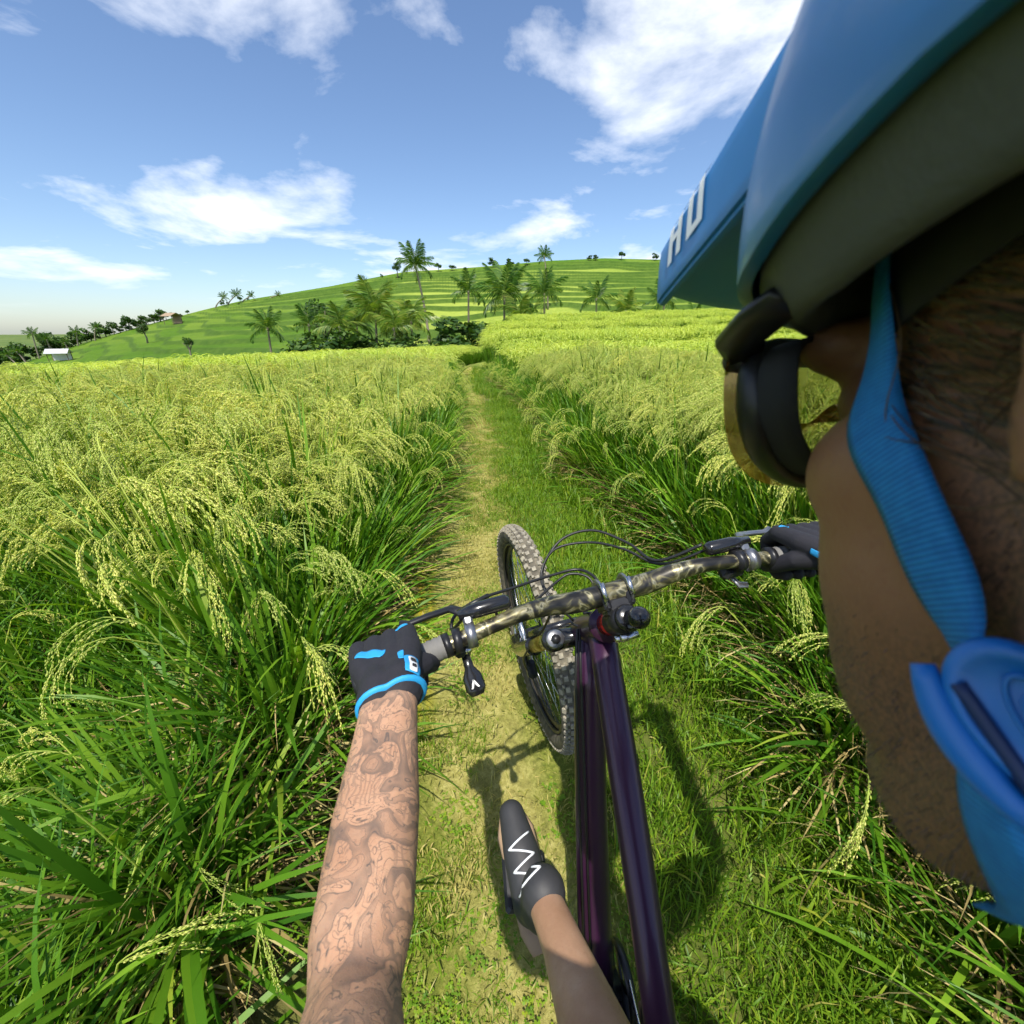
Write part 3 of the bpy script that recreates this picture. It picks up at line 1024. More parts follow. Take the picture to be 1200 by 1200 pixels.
for i, (u, h_, w, lb_) in enumerate([(514, 9, 1.0, 'dark crest tree near the tall leaning palm'), (578, 10, 1.4, 'broad dark tree on the crest above the broad drooping palm'), (597, 8, 1.4, 'low wide tree on the crest above the broad drooping palm'), (617, 5, 1.2, 'tiny bush on the crest next to the slender tall palm'), (690, 5, 1.3, 'tiny bush on the crest above the thin wispy palm'), (698, 6, 1.2, 'small round tree on the crest above the thin wispy palm'), (728, 10, 1.0, 'upright dark tree alone on the crest above the low bushy palm'), (768, 10, 1.2, 'pale leafy tree on the crest near the visor'), (783, 14, 1.2, 'largest leafy tree on the crest touching the visor'), (530, 5, 1.6, 'flat bush on the crest near the tall leaning palm'), (448, 5, 1.0, 'single small bush on the green crest before the ripe terraces')]):
    v = float(np.interp(u, RU, RV)); y = float(np.interp(u, RU, RY)) - 6
    tree(u, v + 2, v - h_, y, lb_, group=GR, wide=w * 1.2, k=3 + i % 3, split=.0)
GL = 'trees at the low end of the ridge'


def ridge_place(u):
    if u < 60: return 'past the far side of the white shed'
    if u < 105: return 'right behind the white shed'
    if u < 165: return 'between the white shed and the lone bushy tree'
    if u < 225: return 'beside the thatched hut'
    return 'on the bare crest beyond the thatched hut'


for i, u in enumerate([-14, -5, 2, 9, 16, 24, 31, 44, 58, 63, 70, 78, 84, 90, 97, 104, 109, 114, 120, 126, 131, 136, 143, 150, 155, 162, 169, 176, 183, 190, 197, 206, 214, 222, 262, 268, 283, 292]):
    v = float(np.interp(u, RU, RV)); y = float(np.interp(u, RU, RY)) - 4 + (i % 3)
    w_ = 1.0 + .3 * (i % 3)
    h_ = [12, 17, 10, 14, 19][i % 5] * (1.35 if u < 70 else (1 if u < 200 else .55))
    tree(u, v + 4, v - h_, y, '%s dark tree %s' % ('broad' if w_ > 1.2 else 'narrow', ridge_place(u)), group=GL, wide=w_, k=3 + i % 3, split=-.08)
GQ = 'palms at the low end of the ridge'
for i, (u, vv, R) in enumerate([(38, 392, 3.0), (55, 399, 3.0), (20, 413, 2.6), (8, 417, 2.4), (90, 391, 2.8), (112, 385, 2.8), (262, 349, 2.6), (277, 346, 3.0), (294, 347, 2.2), (326, 346, 2.0), (76, 402, 2.4)]):
    y = float(np.interp(u, RU, RY)) - 8
    palm(u, vv, y, R, '%s coconut palm %s' % ('tall' if R > 2.7 else 'short', ridge_place(u)), 12, 40 + i, group=GQ, trunk_r=.2)

# two field sheds on the slope
M['tin'] = simple('tin_sheet', (.62, .62, .60), .45, .3, var=.2, scale=2)
M['thatch'] = simple('thatch', (.30, .22, .14), .9, var=.3, scale=3, bump=(20, .6, .05))
M['post'] = simple('post_wood', (.16, .11, .07), .8)


def shed(u, v, y, w, d, h, roof, label, rz):
    p = ray(u, v, y); z = land_z(p.x, y)
    root = empty('field_shed', (p.x, y, z), rz)
    for i in (-1, 1):
        for j in (-1, 1):
            MB().box((i * w * .42, j * d * .4, h * .45), (.14, .14, h * .95)).build('post', [M['post']], root)
        r = MB()
        r.box((0, i * d * .29, h * 1.02), (w, d * .62, .07), (Vector((1, 0, 0)), Vector((0, math.cos(.45), -i * math.sin(.45))), Vector((0, i * math.sin(.45), math.cos(.45)))))
        r.build('roof_panel', [roof], root)
    MB().box((0, d * .38, h * .45), (w * .8, .08, h * .8)).build('back_wall', [roof], root)
    tag(root, label, 'shed')


shed(71, 420, 118, 4.6, 4.0, 2.4, M['tin'], 'white roofed field shed beside the left rice below the ridge trees', .5)
shed(203, 377, 168, 5.0, 4.4, 3.2, M['thatch'], 'brown thatched hut half hidden among the ridge trees', -.3)

# ------------------------------------------------------------------ mountain bike (bike space: x right, y forward, z up, origin on the ground)
YAW, GAM, LEAN = R_(16.98), R_(15.94), R_(-7.04)
BM = Matrix.Rotation(YAW, 4, 'Z') @ Matrix.Translation((.449, 1.086, 0)) @ Matrix.Rotation(GAM, 4, 'X') @ Matrix.Rotation(LEAN, 4, 'Y')
AX = Vector((0, .101, .37))
aS = Vector((0, -.509, .861)).normalized(); nS = Vector((0, .861, .509)).normalized()
O_ = AX - nS * .044
XA = Vector((1, 0, 0))
sa = lambda s, n=0.0, x=0.0: O_ + aS * s + nS * n + XA * x
BMi = BM.inverted()
lift = .012


def bl(u, v, f):
    """bike-space point on a line of sight at forward depth f"""
    return BMi @ (cw((u - 600) / FPX * f, (600 - v) / FPX * f, f))


# materials
t = NT('bar_camo')
n1 = t.noise(26, 4, .5, dist=1.2); n2 = t.noise(120, 3)
c = t.ramp(n1, [(.38, (.020, .019, .017)), (.47, (.05, .045, .034)), (.52, (.17, .15, .07)), (.57, (.34, .31, .20)), (.61, (.10, .095, .05)), (.70, (.03, .03, .025))])
M['bar'] = t.done(t.pbr(c, t.math('ADD', t.math('MULTIPLY', n2, .25), .22), .55, None, .5, .25))
t = NT('frame_paint')
lw = t.n('ShaderNodeLayerWeight'); lw.inputs[0].default_value = .35
fl = t.noise(900, 2)
c = t.mix(lw.outputs['Facing'], (.024, .004, .022), (.006, .004, .010))
c = t.mix(t.math('MULTIPLY', fl, .4), c, (.10, .03, .09))
M['frame'] = t.done(t.pbr(c, .34, .25, None, .5, .2))
t = NT('tyre_rubber')
dust = t.noise(34, 6, .65)
c = t.ramp(dust, [(.3, (.055, .050, .042)), (.55, (.13, .115, .085)), (.75, (.27, .235, .165))])
M['tyre'] = t.done(t.pbr(c, .85, 0, t.bump(t.noise(260, 4), .3, .002), .25))
t = NT('knob_rubber')
c = t.ramp(t.noise(60, 5, .65), [(.3, (.17, .155, .125)), (.7, (.40, .36, .27))])
M['knob'] = t.done(t.pbr(c, .9, 0, None, .2))
M['black'] = simple('black_anodised', (.018, .018, .020), .38, .3, var=.3)
M['gloss_black'] = simple('gloss_black', (.012, .012, .013), .2, 0, coat=.3)
M['steel'] = simple('polished_steel', (.55, .55, .56), .25, 1.0)
M['alloy'] = simple('grey_alloy', (.30, .30, .31), .35, .9)
M['rim'] = simple('rim_black', (.035, .034, .033), .45, .2, var=.3)
M['gold'] = simple('gold_fork', (.34, .24, .06), .3, .85)
M['grip'] = simple('grip_rubber', (.16, .155, .145), .75, bump=(300, .4, .001))
M['hose'] = simple('hose_black', (.012, .012, .012), .45)
M['red'] = simple('red_anodised', (.45, .02, .03), .3, .7)
M['white'] = simple('white_print', (.78, .78, .76), .5)

bike = empty('mountain_bike', mat=Matrix.Translation((0, 0, lift)) @ BM)
tag(bike, 'dark violet mountain bike leaning left with camouflage pattern handlebar and knobbly tyres', 'bicycle')


def wheel(c, R, name):
    root = bpy.data.objects.new(name, None); root.empty_display_size = .1
    link(root, bike); root.location = c
    def circ(r, x, n): return [Vector((x, r * math.cos(2 * math.pi * i / n), r * math.sin(2 * math.pi * i / n))) for i in range(n)]
    tm = MB(); tm.tube(circ(R - .031, 0, 72), .0285, 14, closed=True, hint=XA)
    ty = tm.build('tyre', [M['tyre']], root)
    kb = MB()
    n = 78
    for i in range(n):
        for (xo, dep, wx, wl_, ph) in ((-.008, .0295, .011, .013, 0), (.009, .0295, .011, .013, .5), (-.0225, .0235, .011, .014, .25), (.0225, .0235, .011, .014, .75), (-.0165, .0275, .006, .007, .7), (.0165, .0275, .006, .007, .2)):
            a = 2 * math.pi * (i + ph) / n
            er = Vector((0, math.cos(a), math.sin(a))); et = Vector((0, -math.sin(a), math.cos(a)))
            tilt = math.asin(max(-1, min(1, xo / .0285)))
            up = er * math.cos(tilt) + XA * math.sin(tilt); sd = XA * math.cos(tilt) - er * math.sin(tilt)
            p = er * (R - .031) + up * .030
            kb.box(p, (wx, wl_, .0075), (sd, et, up))
    kb.build('tread', [M['knob']], ty, kind='stuff')
    rm = MB()
    for x in (-1, 1):
        rm.tube(circ(R - .062, x * .0125, 64), .0055, 8, closed=True, hint=XA)
    rm.tube([Vector((0, (R - .070) * math.cos(2 * math.pi * i / 64), (R - .070) * math.sin(2 * math.pi * i / 64))) for i in range(64)], [(.013, .006)] * 64, 10, closed=True, hint=XA)
    rm.build('rim', [M['rim']], root)
    sp = MB()
    for i in range(32):
        a = 2 * math.pi * i / 32; sgn = -1 if i % 2 else 1
        a2 = a + (.55 if (i // 2) % 2 else -.55)
        sp.tube([Vector((sgn * .028, .026 * math.cos(a2), .026 * math.sin(a2))), Vector((0, (R - .072) * math.cos(a), (R - .072) * math.sin(a)))], .0011, 4)
    sp.build('spokes', [M['steel']], root, kind='stuff')
    hb = MB(); hb.tube([(-.052, 0, 0), (-.034, 0, 0), (-.03, 0, 0), (-.026, 0, 0), (.026, 0, 0), (.03, 0, 0), (.034, 0, 0), (.052, 0, 0)], [.012, .014, .029, .018, .018, .029, .014, .012], 16)
    hb.build('hub', [M['black']], root)
    rt = MB()
    for r_, w_ in ((.088, .007), (.035, .006)):
        rt.tube(circ(r_, -.044, 48), [(.0009, w_)] * 48, 6, closed=True, hint=Vector((0, 0, 1)))
    for i in range(6):
        a = i * math.pi / 3
        rt.box(Vector((-.044, .061 * math.cos(a), .061 * math.sin(a))), (.0016, .05, .008), (XA, Vector((0, math.cos(a), math.sin(a))), Vector((0, -math.sin(a), math.cos(a)))))
    rt.build('brake_rotor', [M['steel']], root)
    return root


wheel(AX, .370, 'front_wheel')
wheel(Vector((0, -1.13, .37)), .370, 'rear_wheel')

# fork
fk = bpy.data.objects.new('fork', None); fk.empty_display_size = .1; link(fk, bike)
for sx in (-1, 1):
    MB().tube([sa(-.005, .040, sx * .062), sa(.02, .030, sx * .064), sa(.06, .006, sx * .066), sa(.12, 0, sx * .066), sa(.34, 0, sx * .066), sa(.352, 0, sx * .066)], [.017, .021, .022, .0225, .0225, .0245], 18).build('lower_leg', [M['gloss_black']], fk)
    MB().tube([sa(.345, 0, sx * .066), sa(.565, 0, sx * .066)], .0178, 18).build('stanchion', [M['gold']], fk)
    tc_ = MB(); tc_.tube([sa(.60, 0, sx * .066), sa(.608, 0, sx * .066), sa(.611, 0, sx * .066)], [.019, .019, .016], 20)
    tc_.build('top_cap', [M['alloy']], fk)
    kn = MB(); kn.tube([sa(.611, 0, sx * .066), sa(.618, 0, sx * .066)], [.010, .009], 8); kn.build('adjuster', [M['black']], fk)
ar = MB(); arc = []
for i in range(13):
    q = -1 + 2 * i / 12
    arc.append(sa(.36 + .075 * (1 - q * q) ** .5, .026, q * .066))
ar.tube(arc, [(.010, .013)] * 13, 10); ar.build('arch', [M['gloss_black']], fk)
cr = MB(); cr.tube([sa(.582, 0, -.066), sa(.586, -.004, -.03), sa(.590, -.006, 0), sa(.586, -.004, .03), sa(.582, 0, .066)], [(.0245, .022), (.024, .020), (.030, .024), (.024, .020), (.0245, .022)], 16, hint=nS)
for sx in (-1, 1): cr.tube([sa(.555, 0, sx * .066), sa(.600, 0, sx * .066)], .0235, 18)
cr.build('crown', [M['gloss_black']], fk)
cal = MB(); cal.box(sa(.10, -.062, -.052), (.03, .055, .035), (XA, nS, aS), .008); cal.box(sa(.10, -.032, -.062), (.012, .04, .05), (XA, nS, aS), .004)
cal.build('brake_caliper', [M['black']], fk)

# frame
fr = bpy.data.objects.new('frame', None); fr.empty_display_size = .1; link(fr, bike)
BB = Vector((0, -.70, .345)); ST = Vector((0, -.885, .685))
MB().tube([sa(.603), sa(.62), sa(.67), sa(.72), sa(.737)], [.031, .030, .0285, .029, .031], 20).build('head_tube', [M['frame']], fr)
TT0, TT1 = sa(.700), Vector((0, -.862, .650))
mb = MB(); pts = [TT0.lerp(TT1, k / 8) + Vector((0, 0, .014 * math.sin(math.pi * k / 8))) for k in range(9)]
mb.tube(pts, [(.025, .026), (.025, .022), (.025, .020), (.025, .019), (.024, .018), (.023, .018), (.022, .018), (.021, .018), (.020, .018)], 20, hint=Vector((0, 1, 0)).cross(XA)); mb.build('top_tube', [M['frame']], fr)
DT0 = sa(.632)
mb = MB(); mb.tube([DT0.lerp(BB, k / 6) + Vector((0, .02 * math.sin(math.pi * k / 6), 0)) for k in range(7)], [(.028, .028), (.030, .028), (.031, .029), (.031, .030), (.032, .031), (.033, .033), (.033, .034)], 20); mb.build('down_tube', [M['frame']], fr)
MB().tube([BB, BB.lerp(ST, .5), ST], [.026, .020, .019], 16).build('seat_tube', [M['frame']], fr)
RA = Vector((0, -1.13, .37))
for sx in (-1, 1):
    MB().tube([BB + XA * sx * .03 + Vector((0, -.01, -.01)), Vector((sx * .05, -.85, .34)), Vector((sx * .068, -1.0, .36)), RA + XA * sx * .070], [.016, .014, .012, .014], 12).build('chainstay', [M['frame']], fr)
    MB().tube([ST + Vector((sx * .02, .03, -.06)), Vector((sx * .055, -.98, .50)), RA + XA * sx * .072], [.012, .010, .012], 12).build('seatstay', [M['frame']], fr)
MB().tube([BB - XA * .042, BB + XA * .042], .024, 18).build('bottom_bracket', [M['black']], fr)
# hoses clipped along the down tube
for k, xo in enumerate((-.020, -.006)):
    MB().tube([sa(.66, -.0, -.032 + .004 * k), DT0.lerp(BB, .15) + Vector((-.036 + .010 * k, -.004, .030)), DT0.lerp(BB, .5) + Vector((-.034 + .012 * k, 0, .034)), DT0.lerp(BB, .9) + Vector((-.030 + .012 * k, 0, .038))], .0025, 6).build('hose', [M['hose']], fr)

# saddle on its dropped post
sd_ = bpy.data.objects.new('saddle', None); sd_.empty_display_size = .05; link(sd_, bike)
SC = ST + (ST - BB).normalized() * .11
MB().tube([ST, SC], .0145, 14).build('seat_post', [M['gloss_black']], sd_)
sm_ = MB(); sp_ = []
for k in range(9):
    q = k / 8
    sp_.append((SC + Vector((0, .14 - .27 * q, .035 + .012 * q * q)), (.016 + .052 * q ** 2.2 if q < .95 else .055, .018)))
sm_.tube([p for p, _ in sp_], [r for _, r in sp_], 16, hint=Vector((0, 0, 1))); sm_.build('seat', [M['black']], sd_)
for sx in (-1, 1): MB().tube([SC + Vector((sx * .02, .08, .015)), SC + Vector((sx * .022, 0, .004)), SC + Vector((sx * .022, -.08, .02))], .0035, 8).build('rail', [M['steel']], sd_)

# cranks, chain ring, pedals, chain
dv = bpy.data.objects.new('crankset', None); dv.empty_display_size = .05; link(dv, bike)
PED = {}
for sx, fy in ((-1, 1), (1, -1)):
    e = BB + Vector((sx * .062, fy * .168, .02 * fy)); PED[sx] = e + XA * sx * .058
    MB().tube([BB + XA * sx * .050, BB.lerp(e, .5) + XA * sx * .03, e], [(.017, .012), (.014, .009), (.014, .010)], 12).build('crank_arm', [M['black']], dv)
    p = MB(); p.box(PED[sx], (.098, .10, .016), None, .006)
    for i in (-1, 1):
        for j in (-1, 0, 1): p.tube([PED[sx] + Vector((j * .036, i * .04, .006)), PED[sx] + Vector((j * .036, i * .04, .014))], .002, 6)
    p.build('pedal', [M['black']], dv)
cg = MB(); cg.tube([BB + XA * .05 + Vector((0, .062 * math.cos(i * math.pi / 24), .062 * math.sin(i * math.pi / 24))) for i in range(48)], [(.0022, .009)] * 48, 6, closed=True, hint=XA)
for i in range(4):
    a = i * math.pi / 2 + .4; cg.box(BB + XA * .05 + Vector((0, .033 * math.cos(a), .033 * math.sin(a))), (.004, .06, .012), (XA, Vector((0, math.cos(a), math.sin(a))), Vector((0, -math.sin(a), math.cos(a)))))
cg.build('chainring', [M['black']], dv)
ch_ = MB()
for z in (1, -1): ch_.tube([BB + Vector((.05, 0, z * .065)), RA + Vector((.05, 0, z * .045))], .0035, 6)
ch_.build('chain', [M['steel']], dv)
cs_ = MB()
for k in range(8): cs_.tube([RA + Vector((.030 + .004 * k, .001, 0)), RA + Vector((.0325 + .004 * k, .001, 0))], .085 - .008 * k, 28)
cs_.build('cassette', [M['steel']], dv)

# cockpit
BC = Vector((0, -.311, 1.066))
def barp(x):
    ax_ = abs(x)
    y = -.311 - .025 * max(0, (ax_ - .10)) / .173 if ax_ < .273 else -.336 - .020 * (ax_ - .273) / .117
    z = 1.066 + .020 * float(sstep(.05, .16, ax_)) - .005 * float(sstep(.16, .3, ax_))
    return Vector((x, y, z))
xs_ = np.linspace(-.392, .392, 57)
hb_ = MB(); hb_.tube([barp(x) for x in xs_], [.0175 if abs(x) < .04 else .0112 + .0063 * float(1 - sstep(.04, .19, abs(x))) for x in xs_], 18)
hbar = hb_.build('handlebar', [M['bar']], bike)
stem = bpy.data.objects.new('stem', None); stem.empty_display_size = .03; link(stem, bike)
sb = MB(); sb.tube([sa(.775), sa(.832)], .0215, 20); sb.box(sa(.806, .022), (.044, .030, .036), (XA, nS, aS), .006)
for sx in (-1, 1): sb.box(sa(.806, .030, sx * .020), (.012, .026, .044), (XA, nS, aS), .004)
sb.build('body', [M['black']], stem)
for sx in (-1, 1):
    f_ = MB(); f_.tube([BC + XA * (sx * .022) + (nS * math.cos(a) + aS * math.sin(a)) * .0208 for a in np.linspace(0, 2 * math.pi, 28)[:-1]], [(.0065, .0030)] * 27, 8, closed=True, hint=XA)
    f_.build('bar_clamp', [M['alloy']], stem)
    for z in (-1, 1): MB().tube([BC + XA * sx * .022 + aS * z * .024 - nS * .012, BC + XA * sx * .022 + aS * z * .024 + nS * .016], .0042, 8).build('bolt', [M['steel']], stem)
    MB().tube([sa(.79 + .026 * (sx > 0), -.026, -.014), sa(.79 + .026 * (sx > 0), -.026, .014)], .0055, 10).build('bolt', [M['steel']], stem)
MB().tube([sa(.740), sa(.774)], .0195, 20).build('spacer', [M['red']], stem)
tc_ = MB(); tc_.tube([sa(.833), sa(.838), sa(.842)], [.0205, .0195, .015], 24); cp = tc_.build('top_cap', [M['gloss_black']], stem)
MB().tube([sa(.842), sa(.8455)], .006, 10).build('bolt', [M['steel']], cp)
BALL = sa(.86, -.004, .006)
lb = MB(); lb.ball(BALL, .0165, 20, 14); lb.tube([sa(.84), BALL], .011, 12); lb.build('bell', [M['gloss_black']], stem)

for sx in (-1, 1):
    xg = np.linspace(.268, .388, 41)
    g_ = MB(); g_.tube([barp(sx * x) for x in xg], [.0158 + (.0009 if i % 3 else -.0004) for i in range(41)], 18)
    gr = g_.build('grip', [M['grip']], bike)
    MB().tube([barp(sx * .262), barp(sx * .272)], .0172, 18).build('lock_ring', [M['black']], gr)
    MB().tube([barp(sx * .386), barp(sx * .394)], .0168, 18).build('end_plug', [M['black']], gr)
    # brake lever: clamp, master cylinder, blade
    bk = bpy.data.objects.new('brake_lever', None); bk.empty_display_size = .03; link(bk, bike)
    c0 = barp(sx * .232)
    cl = MB(); cl.tube([c0 - XA * .007, c0 + XA * .007], .0185, 18); cl.box(c0 + nS * .022, (.014, .02, .016), (XA, nS, aS), .003)
    cl.build('clamp', [M['alloy']], bk)
    MB().tube([c0 + nS * .030 + XA * sx * .012, c0 + nS * .032 - XA * sx * .02, c0 + nS * .033 - XA * sx * .060, c0 + nS * .033 - XA * sx * .066], [.009, .012, .0115, .008], 14).build('master_cylinder', [M['gloss_black']], bk)
    MB().tube([c0 + nS * .034 + XA * sx * .005, c0 + nS * .046 + XA * sx * .02 - aS * .024, c0 + nS * .046 + XA * sx * .055 - aS * .040, c0 + nS * .042 + XA * sx * .085 - aS * .042, c0 + nS * .046 + XA * sx * .098 - aS * .044], [(.008, .005), (.007, .005), (.0065, .0045), (.006, .0045), (.006, .005)], 10).build('blade', [M['alloy'] if sx > 0 else M['black']], bk)
# dropper remote paddle under the left side
rm_ = bpy.data.objects.new('dropper_remote', None); rm_.empty_display_size = .03; link(rm_, bike)
c1 = barp(-.252)
mb = MB(); mb.tube([c1 - XA * .006, c1 + XA * .006], .0180, 18); mb.box(c1 - nS * .012 - aS * .020, (.016, .022, .018), (XA, nS, aS), .004); mb.build('clamp', [M['black']], rm_)
MB().tube([c1 - nS * .012 - aS * .022 + XA * .004, c1 - nS * .016 - aS * .022 + XA * .016], .008, 14).build('pivot', [M['steel']], rm_)
pd0 = c1 - nS * .018 - aS * .026 + XA * .006
pd1 = c1 - nS * .078 - aS * .030 + XA * .012
mb = MB(); pn = (pd1 - pd0).normalized(); px_ = XA - pn * XA.dot(pn); px_.normalize(); pz = px_.cross(pn)
mb.tube([pd0, pd0.lerp(pd1, .35), pd0.lerp(pd1, .55), pd0.lerp(pd1, .85), pd1], [(.006, .004), (.007, .004), (.0135, .0045), (.0145, .0045), (.009, .003)], 12, hint=pz); pad = mb.build('paddle', [M['gloss_black']], rm_)
mb = MB(); tq = pd0.lerp(pd1, .72)
for sg in (-1, 1):
    up_ = pz if (BM.to_3x3() @ pz).z > 0 else -pz
    mb.add([tq + px_ * (.0005 * sg) - pn * .006 + up_ * .0058, tq + px_ * (.0062 * sg) + pn * .006 + up_ * .0058, tq + px_ * (.0036 * sg) + pn * .006 + up_ * .0058, tq + px_ * (.0005 * sg) + pn * .0005 + up_ * .0058], [[0, 1, 2, 3]], False)
mb.build('emblem', [M['white']], pad)
# shifter on the right
sh_ = bpy.data.objects.new('shifter', None); sh_.empty_display_size = .03; link(sh_, bike)
c2 = barp(.212)
mb = MB(); mb.tube([c2 - XA * .006, c2 + XA * .006], .0180, 18); mb.box(c2 - aS * .026 - nS * .006, (.042, .034, .020), (XA, nS, aS), .006); mb.build('housing', [M['black']], sh_)
MB().tube([c2 - aS * .032 - nS * .02, c2 - aS * .036 - nS * .036 + XA * .010, c2 - aS * .034 - nS * .040 + XA * .024], [(.004, .003), (.007, .003), (.006, .003)], 10).build('trigger', [M['alloy']], sh_)

def spline(pts, n=8):
    out = []
    P = [pts[0]] + pts + [pts[-1]]
    for i in range(1, len(P) - 2):
        for k in range(n):
            tt = k / n
            a, b, c, d = P[i - 1], P[i], P[i + 1], P[i + 2]
            out.append(.5 * ((2 * b) + (c - a) * tt + (2 * a - 5 * b + 4 * c - d) * tt * tt + (3 * b - a - 3 * c + d) * tt ** 3))
    out.append(pts[-1])
    return out


def cable(pts, r=.0026, sleeve=None, name='cable'):
    o = MB(); o.tube(spline(pts), r, 8); o = o.build(name, [M['hose']], bike)
    if sleeve:
        MB().tube([sleeve[0], sleeve[1]], .0042, 10).build('sleeve', [M['hose']], o)
    return o


cable([barp(-.225) + nS * .034, bl(531, 745, .66), bl(532, 731, .67), bl(545, 719, .69), bl(565, 708, .71), bl(600, 696, .75), bl(645, 681, .79), bl(678, 674, .80), bl(700, 688, .76), bl(706, 720, .76), sa(.69, .03, -.02)], .0027, (bl(551, 716, .695), bl(572, 705, .72)))
cable([barp(-.19) + nS * .03, bl(590, 741, .70), bl(615, 722, .73), bl(650, 690, .78), bl(668, 679, .79), bl(690, 684, .78), bl(697, 705, .77), bl(700, 745, .78), sa(.64, .02, -.034)], .0024)
cable([barp(.165) + nS * .033, bl(768, 664, .74), bl(735, 643, .80), bl(695, 628, .84), bl(660, 637, .85), bl(639, 664, .84), bl(636, 690, .83), bl(646, 712, .82), sa(.50, .03, -.06), sa(.30, -.02, -.092), sa(.12, -.06, -.068)], .0027)
cable([barp(.19) + nS * .03, bl(775, 668, .74), bl(730, 650, .79), bl(690, 642, .83), bl(650, 650, .84), bl(634, 678, .83), bl(642, 705, .80), bl(668, 730, .79), sa(.64, .025, -.03)], .0024)

# the front end is turned a little left of the frame
STEER = Matrix.Translation(O_) @ Matrix.Rotation(R_(-11.5), 4, aS) @ Matrix.Translation(-O_)
for o in bike.children:
    if o.name.split('.')[0] in ('frame', 'saddle', 'crankset', 'rear_wheel'):
        o.matrix_basis = STEER @ Matrix.Translation(o.location)
PED = {k: (STEER @ v) for k, v in PED.items()}
BW = Matrix.Translation((0, 0, lift)) @ BM

# ------------------------------------------------------------------ rider
HEAD = Matrix.Translation(cw(.152, .004, .057)) @ Matrix(((1, 0, 0, 0), (0, CP, SP, 0), (0, -SP, CP, 0), (0, 0, 0, 1))) @ Matrix.Rotation(R_(2), 4, 'Z') @ Matrix.Rotation(R_(2), 4, 'X')
HR = HEAD.to_3x3()
hp = lambda x, y, z: HEAD @ Vector((x, y, z))

body = MB()


def hball(x, y, z, rx, ry, rz_, rot=None):
    body.ball(hp(x, y, z), (rx, ry, rz_), 28, 18, HR @ rot if rot is not None else HR)


def hlimb(pts, rad): body.limb([hp(*p) for p in pts], rad, 16)


hball(0, -.015, .045, .074, .098, .085)
hball(0, .030, .000, .064, .062, .085)
hball(0, .038, -.048, .053, .050, .048)
for s_ in (-1, 1):
    hball(s_ * .046, .054, .004, .019, .031, .022)
    hball(s_ * .0305, .050, -.020, .0315, .040, .052)
    hball(s_ * .035, .052, -.042, .0230, .033, .040)
    hlimb([(s_ * .053, .004, -.018), (s_ * .050, .010, -.054), (s_ * .034, .050, -.082), (s_ * .013, .078, -.092)], [.017, .018, .017, .017])
    hball(s_ * .030, .086, .047, .024, .014, .010)
    hball(s_ * .031, .079, .028, .0135, .0125, .0115)
    hball(s_ * .011, .106, -.012, .0085, .010, .0075)
    # ear
    er_ = Matrix.Rotation(s_ * R_(22), 3, 'Z') @ Matrix.Rotation(R_(-12), 3, 'X')
    hball(s_ * .077, -.012, .002, .0045, .017, .030, er_)
    q = []
    for k in range(9):
        a = R_(-70 + 250 * k / 8)
        p = er_ @ Vector((s_ * .006, -.017 * math.cos(a - R_(20)), .032 * math.sin(a)))
        q.append((s_ * .079 + p.x, -.012 + p.y, .004 + p.z))
    hlimb(q, [.004] * 9)
    hball(s_ * .078, -.004, -.028, .005, .008, .008)
hball(0, .086, -.089, .020, .016, .015)
hlimb([(0, .094, .030), (0, .106, .008), (0, .114, -.008)], [.009, .0105, .0125])
hball(0, .094, -.044, .026, .012, .0065); hball(0, .092, -.057, .024, .012, .007)

# joints (world)
NB = Vector((.175, -.085, 1.155))
SL, SR_ = Vector((-.025, -.105, 1.105)), Vector((.365, -.03, 1.135))
HC = Vector((.33, -.40, .735))
HL, HRt = HC + Vector((-.085, .02, -.02)), HC + Vector((.085, .03, -.01))
hlimb([(0, -.018, -.035), (0, -.040, -.100)], [.056, .058])
body.limb([hp(0, -.040, -.100), NB, NB + Vector((.02, -.05, -.08))], [.058, .066, .09], 18)
body.limb([NB + Vector((.02, -.04, -.07)), NB.lerp(HC, .35) + Vector((0, -.02, -.02)), NB.lerp(HC, .65) + Vector((0, -.02, 0)), HC], [.105, .125, .115, .125], 22)
body.limb([SL + Vector((.03, 0, 0)), NB + Vector((0, -.04, -.07)), SR_ - Vector((.03, 0, 0))], [.062, .085, .062], 18)
ELB = {-1: Vector((-.100, .125, .935)), 1: Vector((.54, .15, .995))}
SHO = {-1: SL, 1: SR_}


def hand_frame(sx):
    c = BW @ barp(sx * (.346 if sx < 0 else .326))
    b = (BW @ barp(sx * .39) - BW @ barp(sx * .27)).normalized()
    tow = (ELB[sx] - c)
    w = -(tow - b * tow.dot(b)).normalized()
    u = b.cross(w) if sx < 0 else w.cross(b)
    if u.z < 0: u = -u
    # tip the back of the hand up towards the wrist
    th = R_(-6)
    w2 = w * math.cos(th) + u * math.sin(th); u2 = u * math.cos(th) - w * math.sin(th)
    return c, b, w2.normalized(), u2.normalized()


